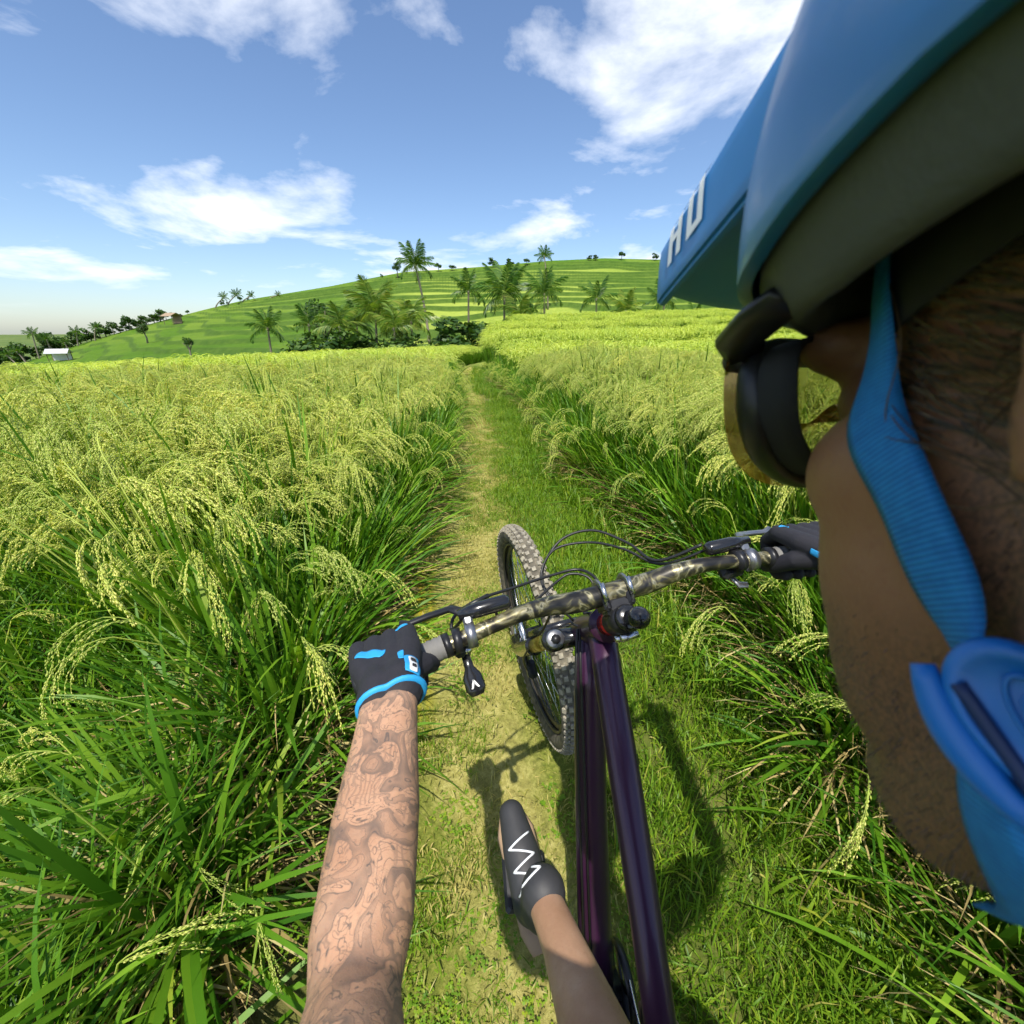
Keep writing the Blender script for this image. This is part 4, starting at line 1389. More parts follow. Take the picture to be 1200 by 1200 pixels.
def hand(mb, sx, dr=0.0, cuff=True):
    c, b, w, u = hand_frame(sx)
    P = lambda pw, pu, pb: c + w * pw + u * pu + b * pb
    bi = (-.034, -.012, .010, .031); fl = (1, 1.08, 1.0, .86)
    rr = (.0118, .0118, .011, .0100)
    for k in range(4):
        f = fl[k]; r = rr[k] + dr
        mb.limb([P(-.070, .030, bi[k] * .55), P(-.030, .034, bi[k] * .9), P(.018, .034, bi[k])], [.0185 + dr, .0165 + dr, .0138 + dr])
        mb.limb([P(.018, .034, bi[k]), P(.042 * f, .012, bi[k]), P(.036 * f, -.022, bi[k] * .98), P(.010, -.036, bi[k] * .96), P(-.008, -.031, bi[k] * .95)], [.0132 + dr, r, r * .97, r * .92, r * .82], 12)
    mb.limb([P(-.060, .020, -.016), P(-.034, .008, -.040), P(-.006, -.012, -.052), P(.016, -.022, -.050), P(.030, -.022, -.040)], [.019 + dr, .0155 + dr, .0125 + dr, .0115 + dr, .0095 + dr], 12)
    mb.ball(P(-.05, .018, .026), .016 + dr, 12, 8)
    return P


WR = {}
for sx in (-1, 1):
    P = hand(body, sx, -.0028)
    wr = P(-.092, .030, 0.0); WR[sx] = wr
    e = ELB[sx]
    d = (e - wr)
    c, b, w, u = hand_frame(sx)
    body.limb([P(-.060, .026, -.012), wr - b * .011], [.020, .0205]); body.limb([P(-.060, .026, .012), wr + b * .011], [.020, .0205])
    for off in (-1, 1):
        body.limb([wr + b * off * .010, wr.lerp(e, .25) + b * off * .011, wr.lerp(e, .55) + b * off * .012, wr.lerp(e, .85) + b * off * .008, e], [.0200, .0215, .0255, .0285, .028], 16)
    body.limb([e, e.lerp(SHO[sx], .35), e.lerp(SHO[sx], .7), SHO[sx]], [.029, .036, .041, .052], 18)
# legs
KN = {}; AN = {}
for sx, hj in ((-1, HL), (1, HRt)):
    foot = BW @ PED[sx] + Vector((0, 0, .035))
    fwd = (BM.to_3x3() @ Vector((0, 1, 0))).normalized()
    an = foot - fwd * .075 + Vector((-.01 * sx, 0, .075)); AN[sx] = (an, foot, fwd)
    L1 = .435; dd = an - hj; D = min(dd.length, .86)
    bend = math.sqrt(max(0, L1 * L1 - (D * .5) ** 2))
    fw = Vector((0, 1, .4)); fw = (fw - dd.normalized() * fw.dot(dd.normalized())).normalized()
    kn = hj + dd * .5 + fw * bend; KN[sx] = kn
    body.limb([hj, hj.lerp(kn, .5), kn], [.088, .072, .054], 20)
    body.limb([kn, kn.lerp(an, .35) - fw * .015, kn.lerp(an, .75), an], [.052, .053, .036, .033], 18)
    body.limb([an, foot - fwd * .05, foot + fwd * .07], [.034, .030, .026], 14)

t = NT('skin')
n1 = t.noise(14, 6, .6); n2 = t.noise(220, 4, .6)
skin = t.ramp(n1, [(.3, (.35, .185, .105)), (.6, (.45, .262, .160)), (.8, (.53, .335, .22))])
skin = t.mix(t.math('MULTIPLY', t.ramp(n2, [(.56, 0), (.70, 1)]), .28), skin, (.30, .14, .09))
skin = t.mix(t.attr('tan'), skin, t.mix(1.0, skin, (.66, .54, .46), 'MULTIPLY'))  # head multiplied darker: the shade on the face is put into the skin colour
# stubble colour where the beard grows
st1 = t.noise(900, 2, .5)
skin = t.mix(t.math('MULTIPLY', t.attr('beard'), t.math('ADD', t.math('MULTIPLY', t.ramp(st1, [(.42, 0), (.58, 1)]), .5), .38)), skin, (.085, .052, .036))
# tattoo: flowing outlines, feather and scale work and soft shaded fields of faded blue black ink
def iso(fac, c, w): return t.ramp(fac, [(c - w, 0), (c, 1), (c + w, 0)])
nA = t.noise(24, 2, .45, dist=2.2); nB = t.noise(46, 2, .5, dist=1.4); nC = t.noise(15, 3, .6, dist=.8)
l1 = t.math('MAXIMUM', t.math('MAXIMUM', iso(nA, .38, .012), iso(nA, .50, .014)), iso(nA, .62, .012))
l2 = t.math('MAXIMUM', iso(nB, .44, .018), iso(nB, .56, .018))
wv = t.n('ShaderNodeTexWave', wave_type='BANDS'); wv.inputs['Scale'].default_value = 60; wv.inputs['Distortion'].default_value = 14; wv.inputs['Detail'].default_value = 2; wv.inputs['Detail Scale'].default_value = .6
t.l(t.coord(), wv.inputs['Vector'])
hatch = t.math('MULTIPLY', t.ramp(wv.outputs['Fac'], [(.55, 0), (.8, 1)]), t.ramp(nC, [(.50, 0), (.58, 1)]))
shade = t.math('MULTIPLY', t.ramp(nA, [(.46, 0), (.52, .8), (.66, .2)]), t.ramp(nC, [(.36, .3), (.55, 1)]))
ink = t.math('MAXIMUM', t.math('MAXIMUM', t.math('MULTIPLY', l1, .75), t.math('MULTIPLY', l2, .45)), t.math('MAXIMUM', t.math('MULTIPLY', hatch, .28), t.math('MULTIPLY', shade, .75)))
ink = t.math('MULTIPLY', ink, t.math('MULTIPLY', t.attr('ink'), 1.15))
skin = t.mix(ink, skin, (.045, .050, .050))
pore = t.bump(t.math('ADD', t.noise(650, 3), t.math('MULTIPLY', n2, .6)), .25, .0012)
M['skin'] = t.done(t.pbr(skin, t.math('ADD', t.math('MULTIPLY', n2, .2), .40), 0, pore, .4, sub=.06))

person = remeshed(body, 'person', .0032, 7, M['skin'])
tag(person, 'bearded rider with tattooed forearm gripping the handlebar, face turned towards the path', 'person')
me = person.data
co = np.empty(len(me.vertices) * 3, np.float32); me.vertices.foreach_get('co', co); co = co.reshape(-1, 3)
no = np.empty(len(me.vertices) * 3, np.float32); me.vertex_normals.foreach_get('vector', no); no = no.reshape(-1, 3)
Hi = np.array(HEAD.inverted()); hl = co @ Hi[:3, :3].T + Hi[:3, 3]
hn = no @ Hi[:3, :3].T
nzb = vnoise(hl[:, 1] * 1000, hl[:, 2] * 1000, 9, 3)
beard = sstep(-.018, -.055, hl[:, 2] + .008 * (nzb - .5) - .28 * np.clip(.030 - hl[:, 1], 0, .05)) * (hl[:, 2] > -.125) * (hl[:, 1] > -.005) * sstep(-.005, .02, hl[:, 1])
side = sstep(.036, .024, hl[:, 1]) * sstep(.0, .012, hl[:, 1]) * sstep(.03, .0, hl[:, 2]) * (hl[:, 2] > -.07)
beard = np.clip(np.maximum(beard, side * .9), 0, 1) * (np.linalg.norm(hl, axis=1) < .16)
at = me.attributes.new('beard', 'FLOAT', 'POINT'); at.data.foreach_set('value', beard.astype(np.float32))
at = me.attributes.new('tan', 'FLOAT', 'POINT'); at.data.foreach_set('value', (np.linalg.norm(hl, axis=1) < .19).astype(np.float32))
ab = np.array(ELB[-1] - WR[-1]); tt_ = ((co - np.array(WR[-1])) @ ab) / (ab @ ab)
dist = np.linalg.norm(co - (np.array(WR[-1]) + np.clip(tt_, -.3, 1.4)[:, None] * ab), axis=1)
ink_a = (dist < .075) * sstep(-.12, -.02, tt_ + .05)
at = me.attributes.new('ink', 'FLOAT', 'POINT'); at.data.foreach_set('value', ink_a.astype(np.float32))
PB = BVHTree.FromPolygons(co.tolist(), [tuple(p.vertices) for p in me.polygons])


def snap(p, off):
    l, n, i, d = PB.find_nearest(p)
    return l + n * off, n


# beard hairs and the hair of the head
t = NT('dark_hair'); M['hair'] = t.done(t.pbr(t.mix(t.attr('tint'), (.018, .012, .008), (.10, .06, .03)), .5, 0, None, .4))
t = NT('beard_hair'); M['beard'] = t.done(t.pbr(t.mix(t.attr('tint'), (.022, .014, .009), (.13, .075, .04)), .55, 0, None, .35))
cand = np.where((beard > .25) & (hl[:, 0] < .02))[0]
bh = MB()
rd = random.Random(5)
for i in rng.choice(cand, min(len(cand), 9000), replace=False):
    if rd.random() > beard[i]: continue
    p = Vector(co[i]) + Vector((rd.gauss(0, .0014), rd.gauss(0, .0014), rd.gauss(0, .0014))); n = Vector(no[i])
    p, n = snap(p, -.0002)
    dn = (n * .55 + HR @ Vector((rd.gauss(0, .3), .15 + rd.gauss(0, .3), -1))).normalized()
    L = rd.uniform(.0012, .0028) * (.7 + .5 * beard[i]); s_, _ = frame_from(dn, n); bh.tint = rd.random()
    bh.ribbon([p, p + dn * L * .55 + n * L * .15, p + dn * L], [.00030, .00024, 0], s_)
bh.build('beard', [M['beard']], person, kind='stuff')
# scalp hair, a soft mass with loose strands falling over the strap
hm = MB()
for i in range(5200):
    a = rd.uniform(.55, 3.3); zz = rd.uniform(-.01, .075)
    x = -math.sin(a) if rd.random() < .7 else math.sin(a)
    y = math.cos(a) * .10 - .015
    if y > .050 or (zz < .012 and y > -.02): continue
    p, n = snap(hp(x * .075, y, zz), .0008)
    d = (HR @ Vector((rd.gauss(0, .12), -.9 + rd.gauss(0, .15), -.35 + rd.gauss(0, .15)))); d = (d - n * d.dot(n)).normalized()
    L = rd.uniform(.018, .04) if y < .02 else rd.uniform(.010, .020); hm.tint = rd.random() ** 2; pts = [p]
    for k in range(4):
        q = pts[-1] + d * L / 4; q, n2_ = snap(q, .0012 + rd.uniform(0, .0025)); pts.append(q); d = (d + HR @ Vector((0, -.04, -.12))).normalized()
    s_, _ = frame_from(d, n)
    hm.ribbon(pts, [.00035, .00045, .0004, .0003, 0], s_)
hm.build('hair', [M['hair']], person)

# clothes
M['shirt'] = simple('grey_jersey', (.07, .075, .085), .85, bump=(400, .3, .001))
M['shorts'] = simple('black_shorts', (.025, .026, .030), .8, bump=(400, .3, .001))
M['shoe'] = simple('shoe_black', (.03, .03, .032), .6); M['sole'] = simple('shoe_sole', (.30, .20, .12), .8)
M['glove'] = simple('glove_black', (.014, .013, .018), .78, bump=(700, .55, .0012), var=.35, scale=60)
M['tab_white'] = simple('glove_tab_white', (.72, .74, .76), .55)
M['glove_blue'] = simple('glove_blue', (.02, .30, .62), .6, bump=(600, .3, .0008))
sh = MB()
sh.limb([NB + Vector((.01, -.05, -.075)), NB.lerp(HC, .35) + Vector((0, -.02, -.02)), NB.lerp(HC, .65) + Vector((0, -.02, 0)), HC + Vector((0, .01, .03))], [.112, .137, .128, .134], 22)
sh.limb([SL + Vector((.03, 0, 0)), NB + Vector((0, -.05, -.085)), SR_ - Vector((.03, 0, 0))], [.070, .088, .070], 18)
for sx in (-1, 1): sh.limb([SHO[sx], SHO[sx].lerp(ELB[sx], .25), SHO[sx].lerp(ELB[sx], .48)], [.066, .063, .060], 18)
remeshed(sh, 'shirt', .007, 5, M['shirt'], person)
so = MB(); so.limb([HC + Vector((0, 0, .06)), HC, HL.lerp(HRt, .5)], [.137, .138, .120], 20)
for sx, hj in ((-1, HL), (1, HRt)): so.limb([hj, hj.lerp(KN[sx], .5), hj.lerp(KN[sx], .86)], [.104, .092, .080], 18)
remeshed(so, 'shorts', .007, 5, M['shorts'], person)
for sx in (-1, 1):
    an, foot, fwd = AN[sx]
    s1 = MB(); s1.limb([an + Vector((0, 0, .02)), an - Vector((0, 0, .03)), foot - fwd * .05, foot + fwd * .04, foot + fwd * .11], [.044, .046, .044, .040, .030], 16)
    ob = remeshed(s1, 'shoe', .005, 4, M['shoe'], person)
    up_ = (BM.to_3x3() @ Vector((0, 0, 1))).normalized(); sd2 = fwd.cross(up_)
    s2 = MB(); s2.tube([foot - fwd * .125 - up_ * .024, foot - fwd * .09 - up_ * .025, foot - up_ * .027, foot + fwd * .08 - up_ * .026, foot + fwd * .135 - up_ * .018], [(.026, .012), (.040, .012), (.042, .012), (.044, .012), (.022, .010)], 14, hint=up_)
    s2.build('sole', [M['sole']], ob)
    ob_b = BVHTree.FromPolygons([tuple(v.co) for v in ob.data.vertices], [tuple(p.vertices) for p in ob.data.polygons])
    for k in range(5):
        row = []
        for i in range(11):
            q_ = (i / 10 - .5) * 2
            h_ = ob_b.ray_cast(foot + fwd * (-.030 + .020 * k + .010 * q_ * (-1) ** k) + sd2 * (.026 * q_) + up_ * .2, -up_)
            if h_[0] is not None: row.append(h_[0] + up_ * .001)
        if len(row) > 3: MB().tube(row, .0022, 6, hint=up_).build('lace', [M['tab_white']], ob)


def patch(bvh, c, ex, ey, w, h, down, mask, off, mat, name, parent, nx=14, ny=8, thick=.0008, bulge=0.0):
    """a thin applied panel that follows the surface it is sewn to"""
    vs_, fs_, ok = [], [], []
    for j in range(ny + 1):
        for i in range(nx + 1):
            a, b = i / nx * 2 - 1, j / ny * 2 - 1
            a, b = mask(a, b)
            p = c + ex * (a * w * .5) + ey * (b * h * .5)
            r = bvh.ray_cast(p - down * .08, down)
            if r[0] is None:
                l = bvh.find_nearest(p); r = l
            vs_.append(r[0] + r[1] * (off + bulge * max(0, 1 - a * a) * max(0, 1 - b * b)))
    for j in range(ny):
        for i in range(nx):
            k = j * (nx + 1) + i
            fs_.append([k, k + 1, k + nx + 2, k + nx + 1])
    mb = MB(); mb.add(vs_, fs_)
    o = mb.build(name, [mat], parent)
    sol = o.modifiers.new('t', 'SOLIDIFY'); sol.thickness = thick; sol.offset = 0
    return o


for sx in (-1, 1):
    g_ = MB(); P = hand(g_, sx, .0)
    c, b, w, u = hand_frame(sx)
    wr = WR[sx]; e = ELB[sx]; dw = (e - wr).normalized()
    for off in (-1, 1):
        g_.limb([P(-.060, .026, off * .013), wr + b * off * .012, wr + dw * .012 + b * off * .012], [.0225, .0240, .0250], 16)
    gl = remeshed(g_, 'glove', .0021, 5, M['glove'], person)
    gco = [tuple(v.co) for v in gl.data.vertices]
    gb = BVHTree.FromPolygons(gco, [tuple(p.vertices) for p in gl.data.polygons])
    # blue binding round the cuff
    ring = []
    cc = wr + dw * .023
    for k in range(36):
        a = 2 * math.pi * k / 36
        d = b * math.cos(a) + dw.cross(b) * math.sin(a)
        h = gb.ray_cast(cc + d * .09, -d)
        ring.append((h[0] if h[0] is not None else cc + d * .036) + d * .0020 - dw * .004)
    MB().tube(ring, [(.0040, .0016)] * 36, 8, closed=True, hint=dw).build('cuff_trim', [M['glove_blue']], gl)
    sl = lambda a, b_: (a * (1 - .12 * b_ * b_) , b_ + .0 * a)
    # bar across the back, slanted; and finger piping on the inner side
    exv = (b * .75 + w * .55).normalized(); eyv = u.cross(exv)
    patch(gb, P(-.034, .05, .014), exv, eyv, .040, .0150, -u, sl, .0006, M['glove_blue'], 'stripe', gl, 16, 6)
    # closure tab at the inner wrist: blue ground, white oval, dark window
    tb = P(-.088, .045, -.030); dn = (-u + b * .75).normalized()
    ex2 = (w * .9 - b * .1).normalized(); ex2 = (ex2 - dn * ex2.dot(dn)).normalized(); ey2 = dn.cross(ex2)
    ov = lambda a, b_: (a * math.sqrt(max(0, 1 - .5 * b_ * b_)), b_ * math.sqrt(max(0, 1 - .5 * a * a)))
    rc = lambda a, b_: (a * (1 - .06 * b_ ** 4), b_ * (1 - .10 * a ** 4))
    patch(gb, tb, ex2, ey2, .036, .019, dn, rc, .0008, M['glove_blue'], 'tab', gl, 14, 10)
    patch(gb, tb - ex2 * .001, ex2, ey2, .031, .0095, dn, rc, .0020, M['tab_white'], 'tab_badge', gl, 14, 8)
    patch(gb, tb + ex2 * .004, ex2, ey2, .011, .0055, dn, rc, .0030, M['glove'], 'tab_window', gl, 10, 6)
    patch(gb, tb - ex2 * .009, ex2, ey2, .004, .0045, dn, rc, .0030, M['glove'], 'tab_window', gl, 6, 6)
    patch(gb, tb + ex2 * .020 - ey2 * .012, ex2, ey2, .020, .006, dn, rc, .0008, M['glove_blue'], 'pull_loop', gl, 10, 6)
    patch(gb, P(.012, .05, -.030), b, w, .018, .007, -u, ov, .0006, M['glove_blue'], 'knuckle_mark', gl, 10, 6)

# ------------------------------------------------------------------ helmet (head space)
helmet = empty('bicycle_helmet', mat=HEAD)
tag(helmet, 'blue open face bicycle helmet with long visor and blue chin strap on the rider', 'helmet')
HIi = HEAD.inverted()
hsnap = lambda p, off: (lambda r: (HIi @ r[0], HR.transposed() @ r[1]))(snap(HEAD @ Vector(p), off))
M['shell'] = simple('helmet_blue', (.010, .155, .40), .38, 0, coat=.15, var=.12, scale=9, bump=(500, .05, .0005))
M['liner'] = simple('helmet_foam', (.085, .092, .088), .8, 0, bump=(420, .4, .001))
M['visor'] = simple('visor_blue', (.012, .17, .44), .42, 0, var=.1, scale=12)
M['pad'] = simple('helmet_pad', (.015, .015, .016), .95)
M['slot'] = simple('slot_navy', (.004, .02, .09), .5)
M['clip'] = simple('clip_blue', (.010, .15, .50), .36, 0, var=.08)
t = NT('strap_webbing')
al = t.attr('tint')
rib = t.math('SINE', t.math('MULTIPLY', al, 2 * math.pi / .0012))
wv2 = t.noise(300, 3)
c = t.mix(t.ramp(t.math('ADD', t.math('MULTIPLY', rib, .3), wv2), [(.25, 0), (.75, 1)]), (.010, .125, .36), (.020, .22, .52))
M['strap'] = t.done(t.pbr(c, .7, 0, t.bump(rib, .35, .0003), .3))
HCc = Vector((0, -.012, .055)); RO = Vector((.108, .132, .112)); RI = Vector((.084, .108, .090))


def z_edge(ph):          # ph: 0 front, pi back
    a = abs(((ph + math.pi) % (2 * math.pi)) - math.pi)
    return float(np.interp(a, [0, .7, 1.15, 1.55, 1.9, 2.4, 3.1416], [.066, .060, .050, .046, .030, -.005, -.02]))


def hpt(ph, q, rad, extra=0.0):
    """q 0 at the lower edge .. 1 at the crown"""
    ze = z_edge(ph) + extra
    ztop = HCc.z + rad.z
    ang0 = math.asin(max(-.9, min(.9, (ze - HCc.z) / rad.z)))
    el = ang0 + (math.pi / 2 - ang0) * q
    k = math.cos(el)
    return HCc + Vector((-math.sin(ph) * rad.x * k, math.cos(ph) * rad.y * k, math.sin(el) * rad.z))


def vent(ph, q):
    """long slots running front to back"""
    a = ((ph + math.pi) % (2 * math.pi)) - math.pi
    for (pc, qc, pw, qw) in ((.0, .52, .15, .2), (.62, .42, .16, .17), (-.62, .42, .16, .17), (1.25, .34, .24, .10), (-1.25, .34, .24, .10), (1.2, .62, .30, .09), (-1.2, .62, .30, .09), (1.95, .42, .22, .13), (-1.95, .42, .22, .13), (2.6, .48, .2, .17), (-2.6, .48, .2, .17), (2.1, .70, .3, .08), (-2.1, .7, .3, .08)):
        if ((a - pc) / pw) ** 4 + ((q - qc) / qw) ** 4 < 1: return True
    return False


NPH, NQ = 120, 40
mb = MB(); vs_ = [hpt(2 * math.pi * i / NPH, j / NQ, RO) for j in range(NQ + 1) for i in range(NPH)]; fs_ = []
for j in range(NQ):
    for i in range(NPH):
        if vent(2 * math.pi * (i + .5) / NPH, (j + .5) / NQ): continue
        i2 = (i + 1) % NPH
        fs_.append([j * NPH + i, j * NPH + i2, (j + 1) * NPH + i2, (j + 1) * NPH + i])
mb.add(vs_, fs_); shell = mb.build('shell', [M['shell']], helmet)
md = shell.modifiers.new('t', 'SOLIDIFY'); md.thickness = .0035; md.offset = -1
md = shell.modifiers.new('b', 'BEVEL'); md.width = .0012; md.segments = 2; md.limit_method = 'ANGLE'
# foam liner with a rounded lower lip
mb = MB(); rows = []
for j in range(NQ + 1): rows.append([hpt(2 * math.pi * i / NPH, 1 - j / NQ, RI) for i in range(NPH)])
for k in range(1, 8):
    s_ = k / 8
    rows.append([hpt(2 * math.pi * i / NPH, 0, RI.lerp(RO - Vector((.006, .006, .006)), s_)) + Vector((0, 0, -.010 * math.sin(math.pi * s_))) for i in range(NPH)])
RM2 = RO - Vector((.0055, .0055, .0055))
for j in range(NQ + 1): rows.append([hpt(2 * math.pi * i / NPH, j / NQ, RM2) + (HCc - hpt(2 * math.pi * i / NPH, j / NQ, RM2)).normalized() * (.012 if vent(2 * math.pi * i / NPH, j / NQ) else 0) for i in range(NPH)])
vs_ = [p for r in rows for p in r]; fs_ = []
for j in range(len(rows) - 1):
    for i in range(NPH):
        i2 = (i + 1) % NPH; fs_.append([j * NPH + i, (j + 1) * NPH + i, (j + 1) * NPH + i2, j * NPH + i2])
mb.add(vs_, fs_); mb.build('liner', [M['liner']], helmet)
for a in (-1.0, -.35, .35, 1.0):
    p = hpt(a, .12, RI - Vector((.004, .004, .004)))
    n = (HCc - p).normalized(); tx = Vector((0, 0, 1)).cross(n).normalized()
    MB().box(p, (.045, .020, .006), (tx, n.cross(tx), n), .0025).build('brow_pad', [M['pad']], helmet)

# visor: a deep peak with side flanks
mb = MB(); NX, NR = 36, 16; vs_ = []; fs_ = []
def vis(s_, r):
    w_ = .080 - .0055 * r
    a = abs(s_)
    wall = max(0.0, (a - .70) / .30)
    ax_ = (a / .70) * .95 if a < .70 else .95 + .05 * math.sqrt(wall)
    x = math.copysign(ax_ * w_, s_)
    y = (.092 - .050 * ax_ ** 2.2) + r * (.090 - .010 * ax_ * ax_) + .034 * ax_ ** 2.2 * r
    z = .130 - .010 * min(1, a / .7) ** 2 - .033 * wall * (1 - .2 * r) + .004 * math.cos(s_ * 9) * (a < .7)
    return Vector((x, y, z))
for j in range(NR + 1):
    for i in range(NX + 1): vs_.append(vis(i / NX * 2 - 1, j / NR))
for j in range(NR):
    for i in range(NX):
        k = j * (NX + 1) + i; fs_.append([k, k + 1, k + NX + 2, k + NX + 1])
nb_ = len(vs_)
for j in range(NR + 1):
    for i in range(NX + 1):
        p = vis(i / NX * 2 - 1, j / NR); e_ = vis(-1, j / NR).z
        vs_.append(Vector((p.x * .985, p.y, min(p.z - .002, e_ + .004 + .005 * (1 - (i / NX * 2 - 1) ** 2)))))
for j in range(NR):
    for i in range(NX):
        k = nb_ + j * (NX + 1) + i; fs_.append([k, k + NX + 1, k + NX + 2, k + 1])
for i in range(NX):
    k = NR * (NX + 1) + i; fs_.append([k, k + 1, nb_ + k + 1, nb_ + k])
mb.add(vs_, fs_); visor = mb.build('visor', [M['visor']], helmet)
md = visor.modifiers.new('t', 'SOLIDIFY'); md.thickness = .003; md.offset = 0
md = visor.modifiers.new('b', 'BEVEL'); md.width = .001; md.segments = 2; md.limit_method = 'ANGLE'
vb = BVHTree.FromPolygons([tuple(p) for p in vs_], fs_)
# white capitals on the flank of the visor: H, U
def flank(a, b):           # a along the flank (forward), b up from its lower edge
    s_ = -1 + .34 * b; r = .93 - .62 * a
    p = vis(s_, r); q = (vis(s_, r + .02) - p).cross(vis(s_ + .02, r) - p).normalized()
    if q.x > 0: q = -q
    return p + q * .0022
def stroke(mb, a0, b0, a1, b1):
    n = 6; vs_ = []; fs_ = []
    for j in range(n + 1):
        for i in range(3): vs_.append(flank(a0 + (a1 - a0) * i / 2, b0 + (b1 - b0) * j / n))
    for j in range(n):
        for i in range(2):
            k = j * 3 + i; fs_.append([k, k + 1, k + 4, k + 3])
    mb.add(vs_, fs_)
lt = MB()
for (a0, b0, a1, b1) in ((.10, .30, .17, .95), (.24, .30, .31, .95), (.17, .58, .24, .68), (.40, .30, .47, .95), (.54, .30, .61, .95), (.47, .30, .54, .40)):
    stroke(lt, a0, b0, a1, b1)
lt.build('lettering', [M['white']], visor)

# straps
def strap(pts, width, name, lift_=.0016, th=.0011, roll=0.0, snapit=True, n=10):
    P = spline([Vector(p) for p in pts], n)
    out = []; nm = []
    for p in P:
        if snapit:
            q, nn = hsnap(p, lift_)
            out.append(q); nm.append(nn)
        else:
            q, nn = hsnap(p, lift_); out.append(p); nm.append(nn)
    for _ in range(6):
        out = [out[0]] + [(out[i - 1] + out[i] * 2 + out[i + 1]) / 4 for i in range(1, len(out) - 1)] + [out[-1]]
        nm = [nm[0]] + [((nm[i - 1] + nm[i] * 2 + nm[i + 1]) / 4).normalized() for i in range(1, len(nm) - 1)] + [nm[-1]]
    mb = MB(); d_ = 0; vs_ = []; cs = []
    for i, p in enumerate(out):
        tg = (out[min(i + 1, len(out) - 1)] - out[max(0, i - 1)]).normalized()
        if i: d_ += (p - out[i - 1]).length
        n_ = (nm[i] - tg * nm[i].dot(tg)).normalized(); sd = tg.cross(n_)
        if roll: sd = (sd * math.cos(roll) + n_ * math.sin(roll)); n_ = sd.cross(tg)
        for (a, b) in ((-1, 0), (-.6, 1), (0, 1.15), (.6, 1), (1, 0), (.6, -1), (0, -1), (-.6, -1)):
            vs_.append(p + sd * (a * width * .5) + n_ * (b * th)); cs.append(d_)
    fs_ = []
    for i in range(len(out) - 1):
        for k in range(8):
            k2 = (k + 1) % 8; fs_.append([i * 8 + k, i * 8 + k2, (i + 1) * 8 + k2, (i + 1) * 8 + k])
    mb.add(vs_, fs_); mb.c = cs
    return mb.build(name, [M['strap']], helmet)


for sx in (-1, 1):
    X_ = lambda x, y, z: (sx * x, y, z)
    strap([X_(.080, .072, .072), X_(.078, .064, .056), X_(.075, .054, .036), X_(.071, .043, .014), X_(.068, .032, -.007), X_(.066, .023, -.032)], .0145, 'front_strap', .0050, n=7)
    strap([X_(.088, -.060, .030), X_(.082, -.034, .0), X_(.077, -.016, -.024), X_(.069, .001, -.038)], .0140, 'rear_strap', .0030)
    strap([X_(.064, .017, -.038), X_(.058, .016, -.064), X_(.046, .022, -.094), X_(.026, .036, -.122), X_(.0, .044, -.130)], .0150, 'chin_strap', .0028)
    # cam divider under the ear
    q, nn = hsnap(X_(.066, .021, -.042), .0045)
    q = Vector((sx * .0680, .0115, -.0385)); nn = Vector((sx * .84, -.50, .10)).normalized()
    ta = Vector((0, -.62, -.78)); ta = (ta - nn * ta.dot(nn)).normalized(); tb_ = nn.cross(ta)
    mb = MB(); ou = []
    for k in range(40):
        a = 2 * math.pi * k / 40
        ou.append(q + ta * (.0140 * math.cos(a)) + tb_ * (.0082 * math.sin(a) * (1 - .18 * math.cos(a))))
    lay = [(.96, -.0015), (1.0, .0), (.98, .0022), (.90, .0030), (.78, .0030), (.72, .0018), (.40, .0020), (.02, .0022)]
    vs_ = [q + (p - q) * s_ + nn * h for s_, h in lay for p in ou]; fs_ = []
    for j in range(len(lay) - 1):
        for k in range(40):
            k2 = (k + 1) % 40; fs_.append([j * 40 + k, j * 40 + k2, (j + 1) * 40 + k2, (j + 1) * 40 + k])
    mb.add(vs_, fs_); dvd = mb.build('strap_divider', [M['clip']], helmet)
    lp = MB(); lp.tube([q + tb_ * -.0050 + ta * x + nn * .0026 for x in np.linspace(-.008, .0095, 8)], [(.0013, .0008)] * 8, 8, hint=nn); lp.build('slot', [M['slot']], dvd)
    bw = MB(); bw.tube([q - tb_ * (.0082 - .0030 * (x / .014) ** 2 + .0022) + ta * x + nn * .0010 for x in np.linspace(-.012, .013, 10)], [(.0016 + .0015 * math.sin(math.pi * (k_ + .5) / 10), .0012 + .0011 * math.sin(math.pi * (k_ + .5) / 10)) for k_ in range(10)], 10, hint=nn); bw.build('cam_bar', [M['clip']], dvd)
    em = MB()
    for (r_, w_) in ((.0050, .0004), (.0029, .00035)):
        em.tube([q + tb_ * (.002 + r_ * .62 * math.sin(a)) + ta * (r_ * 1.5 * math.cos(a)) + nn * .0026 for a in np.linspace(0, 2 * math.pi, 33)[:-1]], w_, 6, closed=True, hint=nn)
    em.build('emblem', [M['clip']], dvd)

# ------------------------------------------------------------------ goggles (head space)
goggles = empty('riding_goggles', mat=HEAD)
tag(goggles, 'black framed riding goggles with amber mirrored lens over the rider face', 'goggles')
M['gframe'] = simple('goggle_frame', (.012, .012, .013), .42)
M['gband'] = simple('goggle_band', (.010, .010, .011), .85)
t = NT('amber_lens')
lwt = t.n('ShaderNodeLayerWeight'); lwt.inputs[0].default_value = .5
amb = t.pbr(t.mix(t.noise(60, 3), (.80, .30, .012), (.86, .42, .03)), .12, .35, None, .6)
tra = t.n('ShaderNodeBsdfTransparent'); tra.inputs['Color'].default_value = (.70, .74, .55, 1)
mx = t.n('ShaderNodeMixShader'); t.l(t.ramp(lwt.outputs['Facing'], [(.1, .35), (.8, .9)]), mx.inputs[0]); t.l(tra.outputs[0], mx.inputs[1]); t.l(amb, mx.inputs[2])
M['lens'] = t.done(mx.outputs[0])


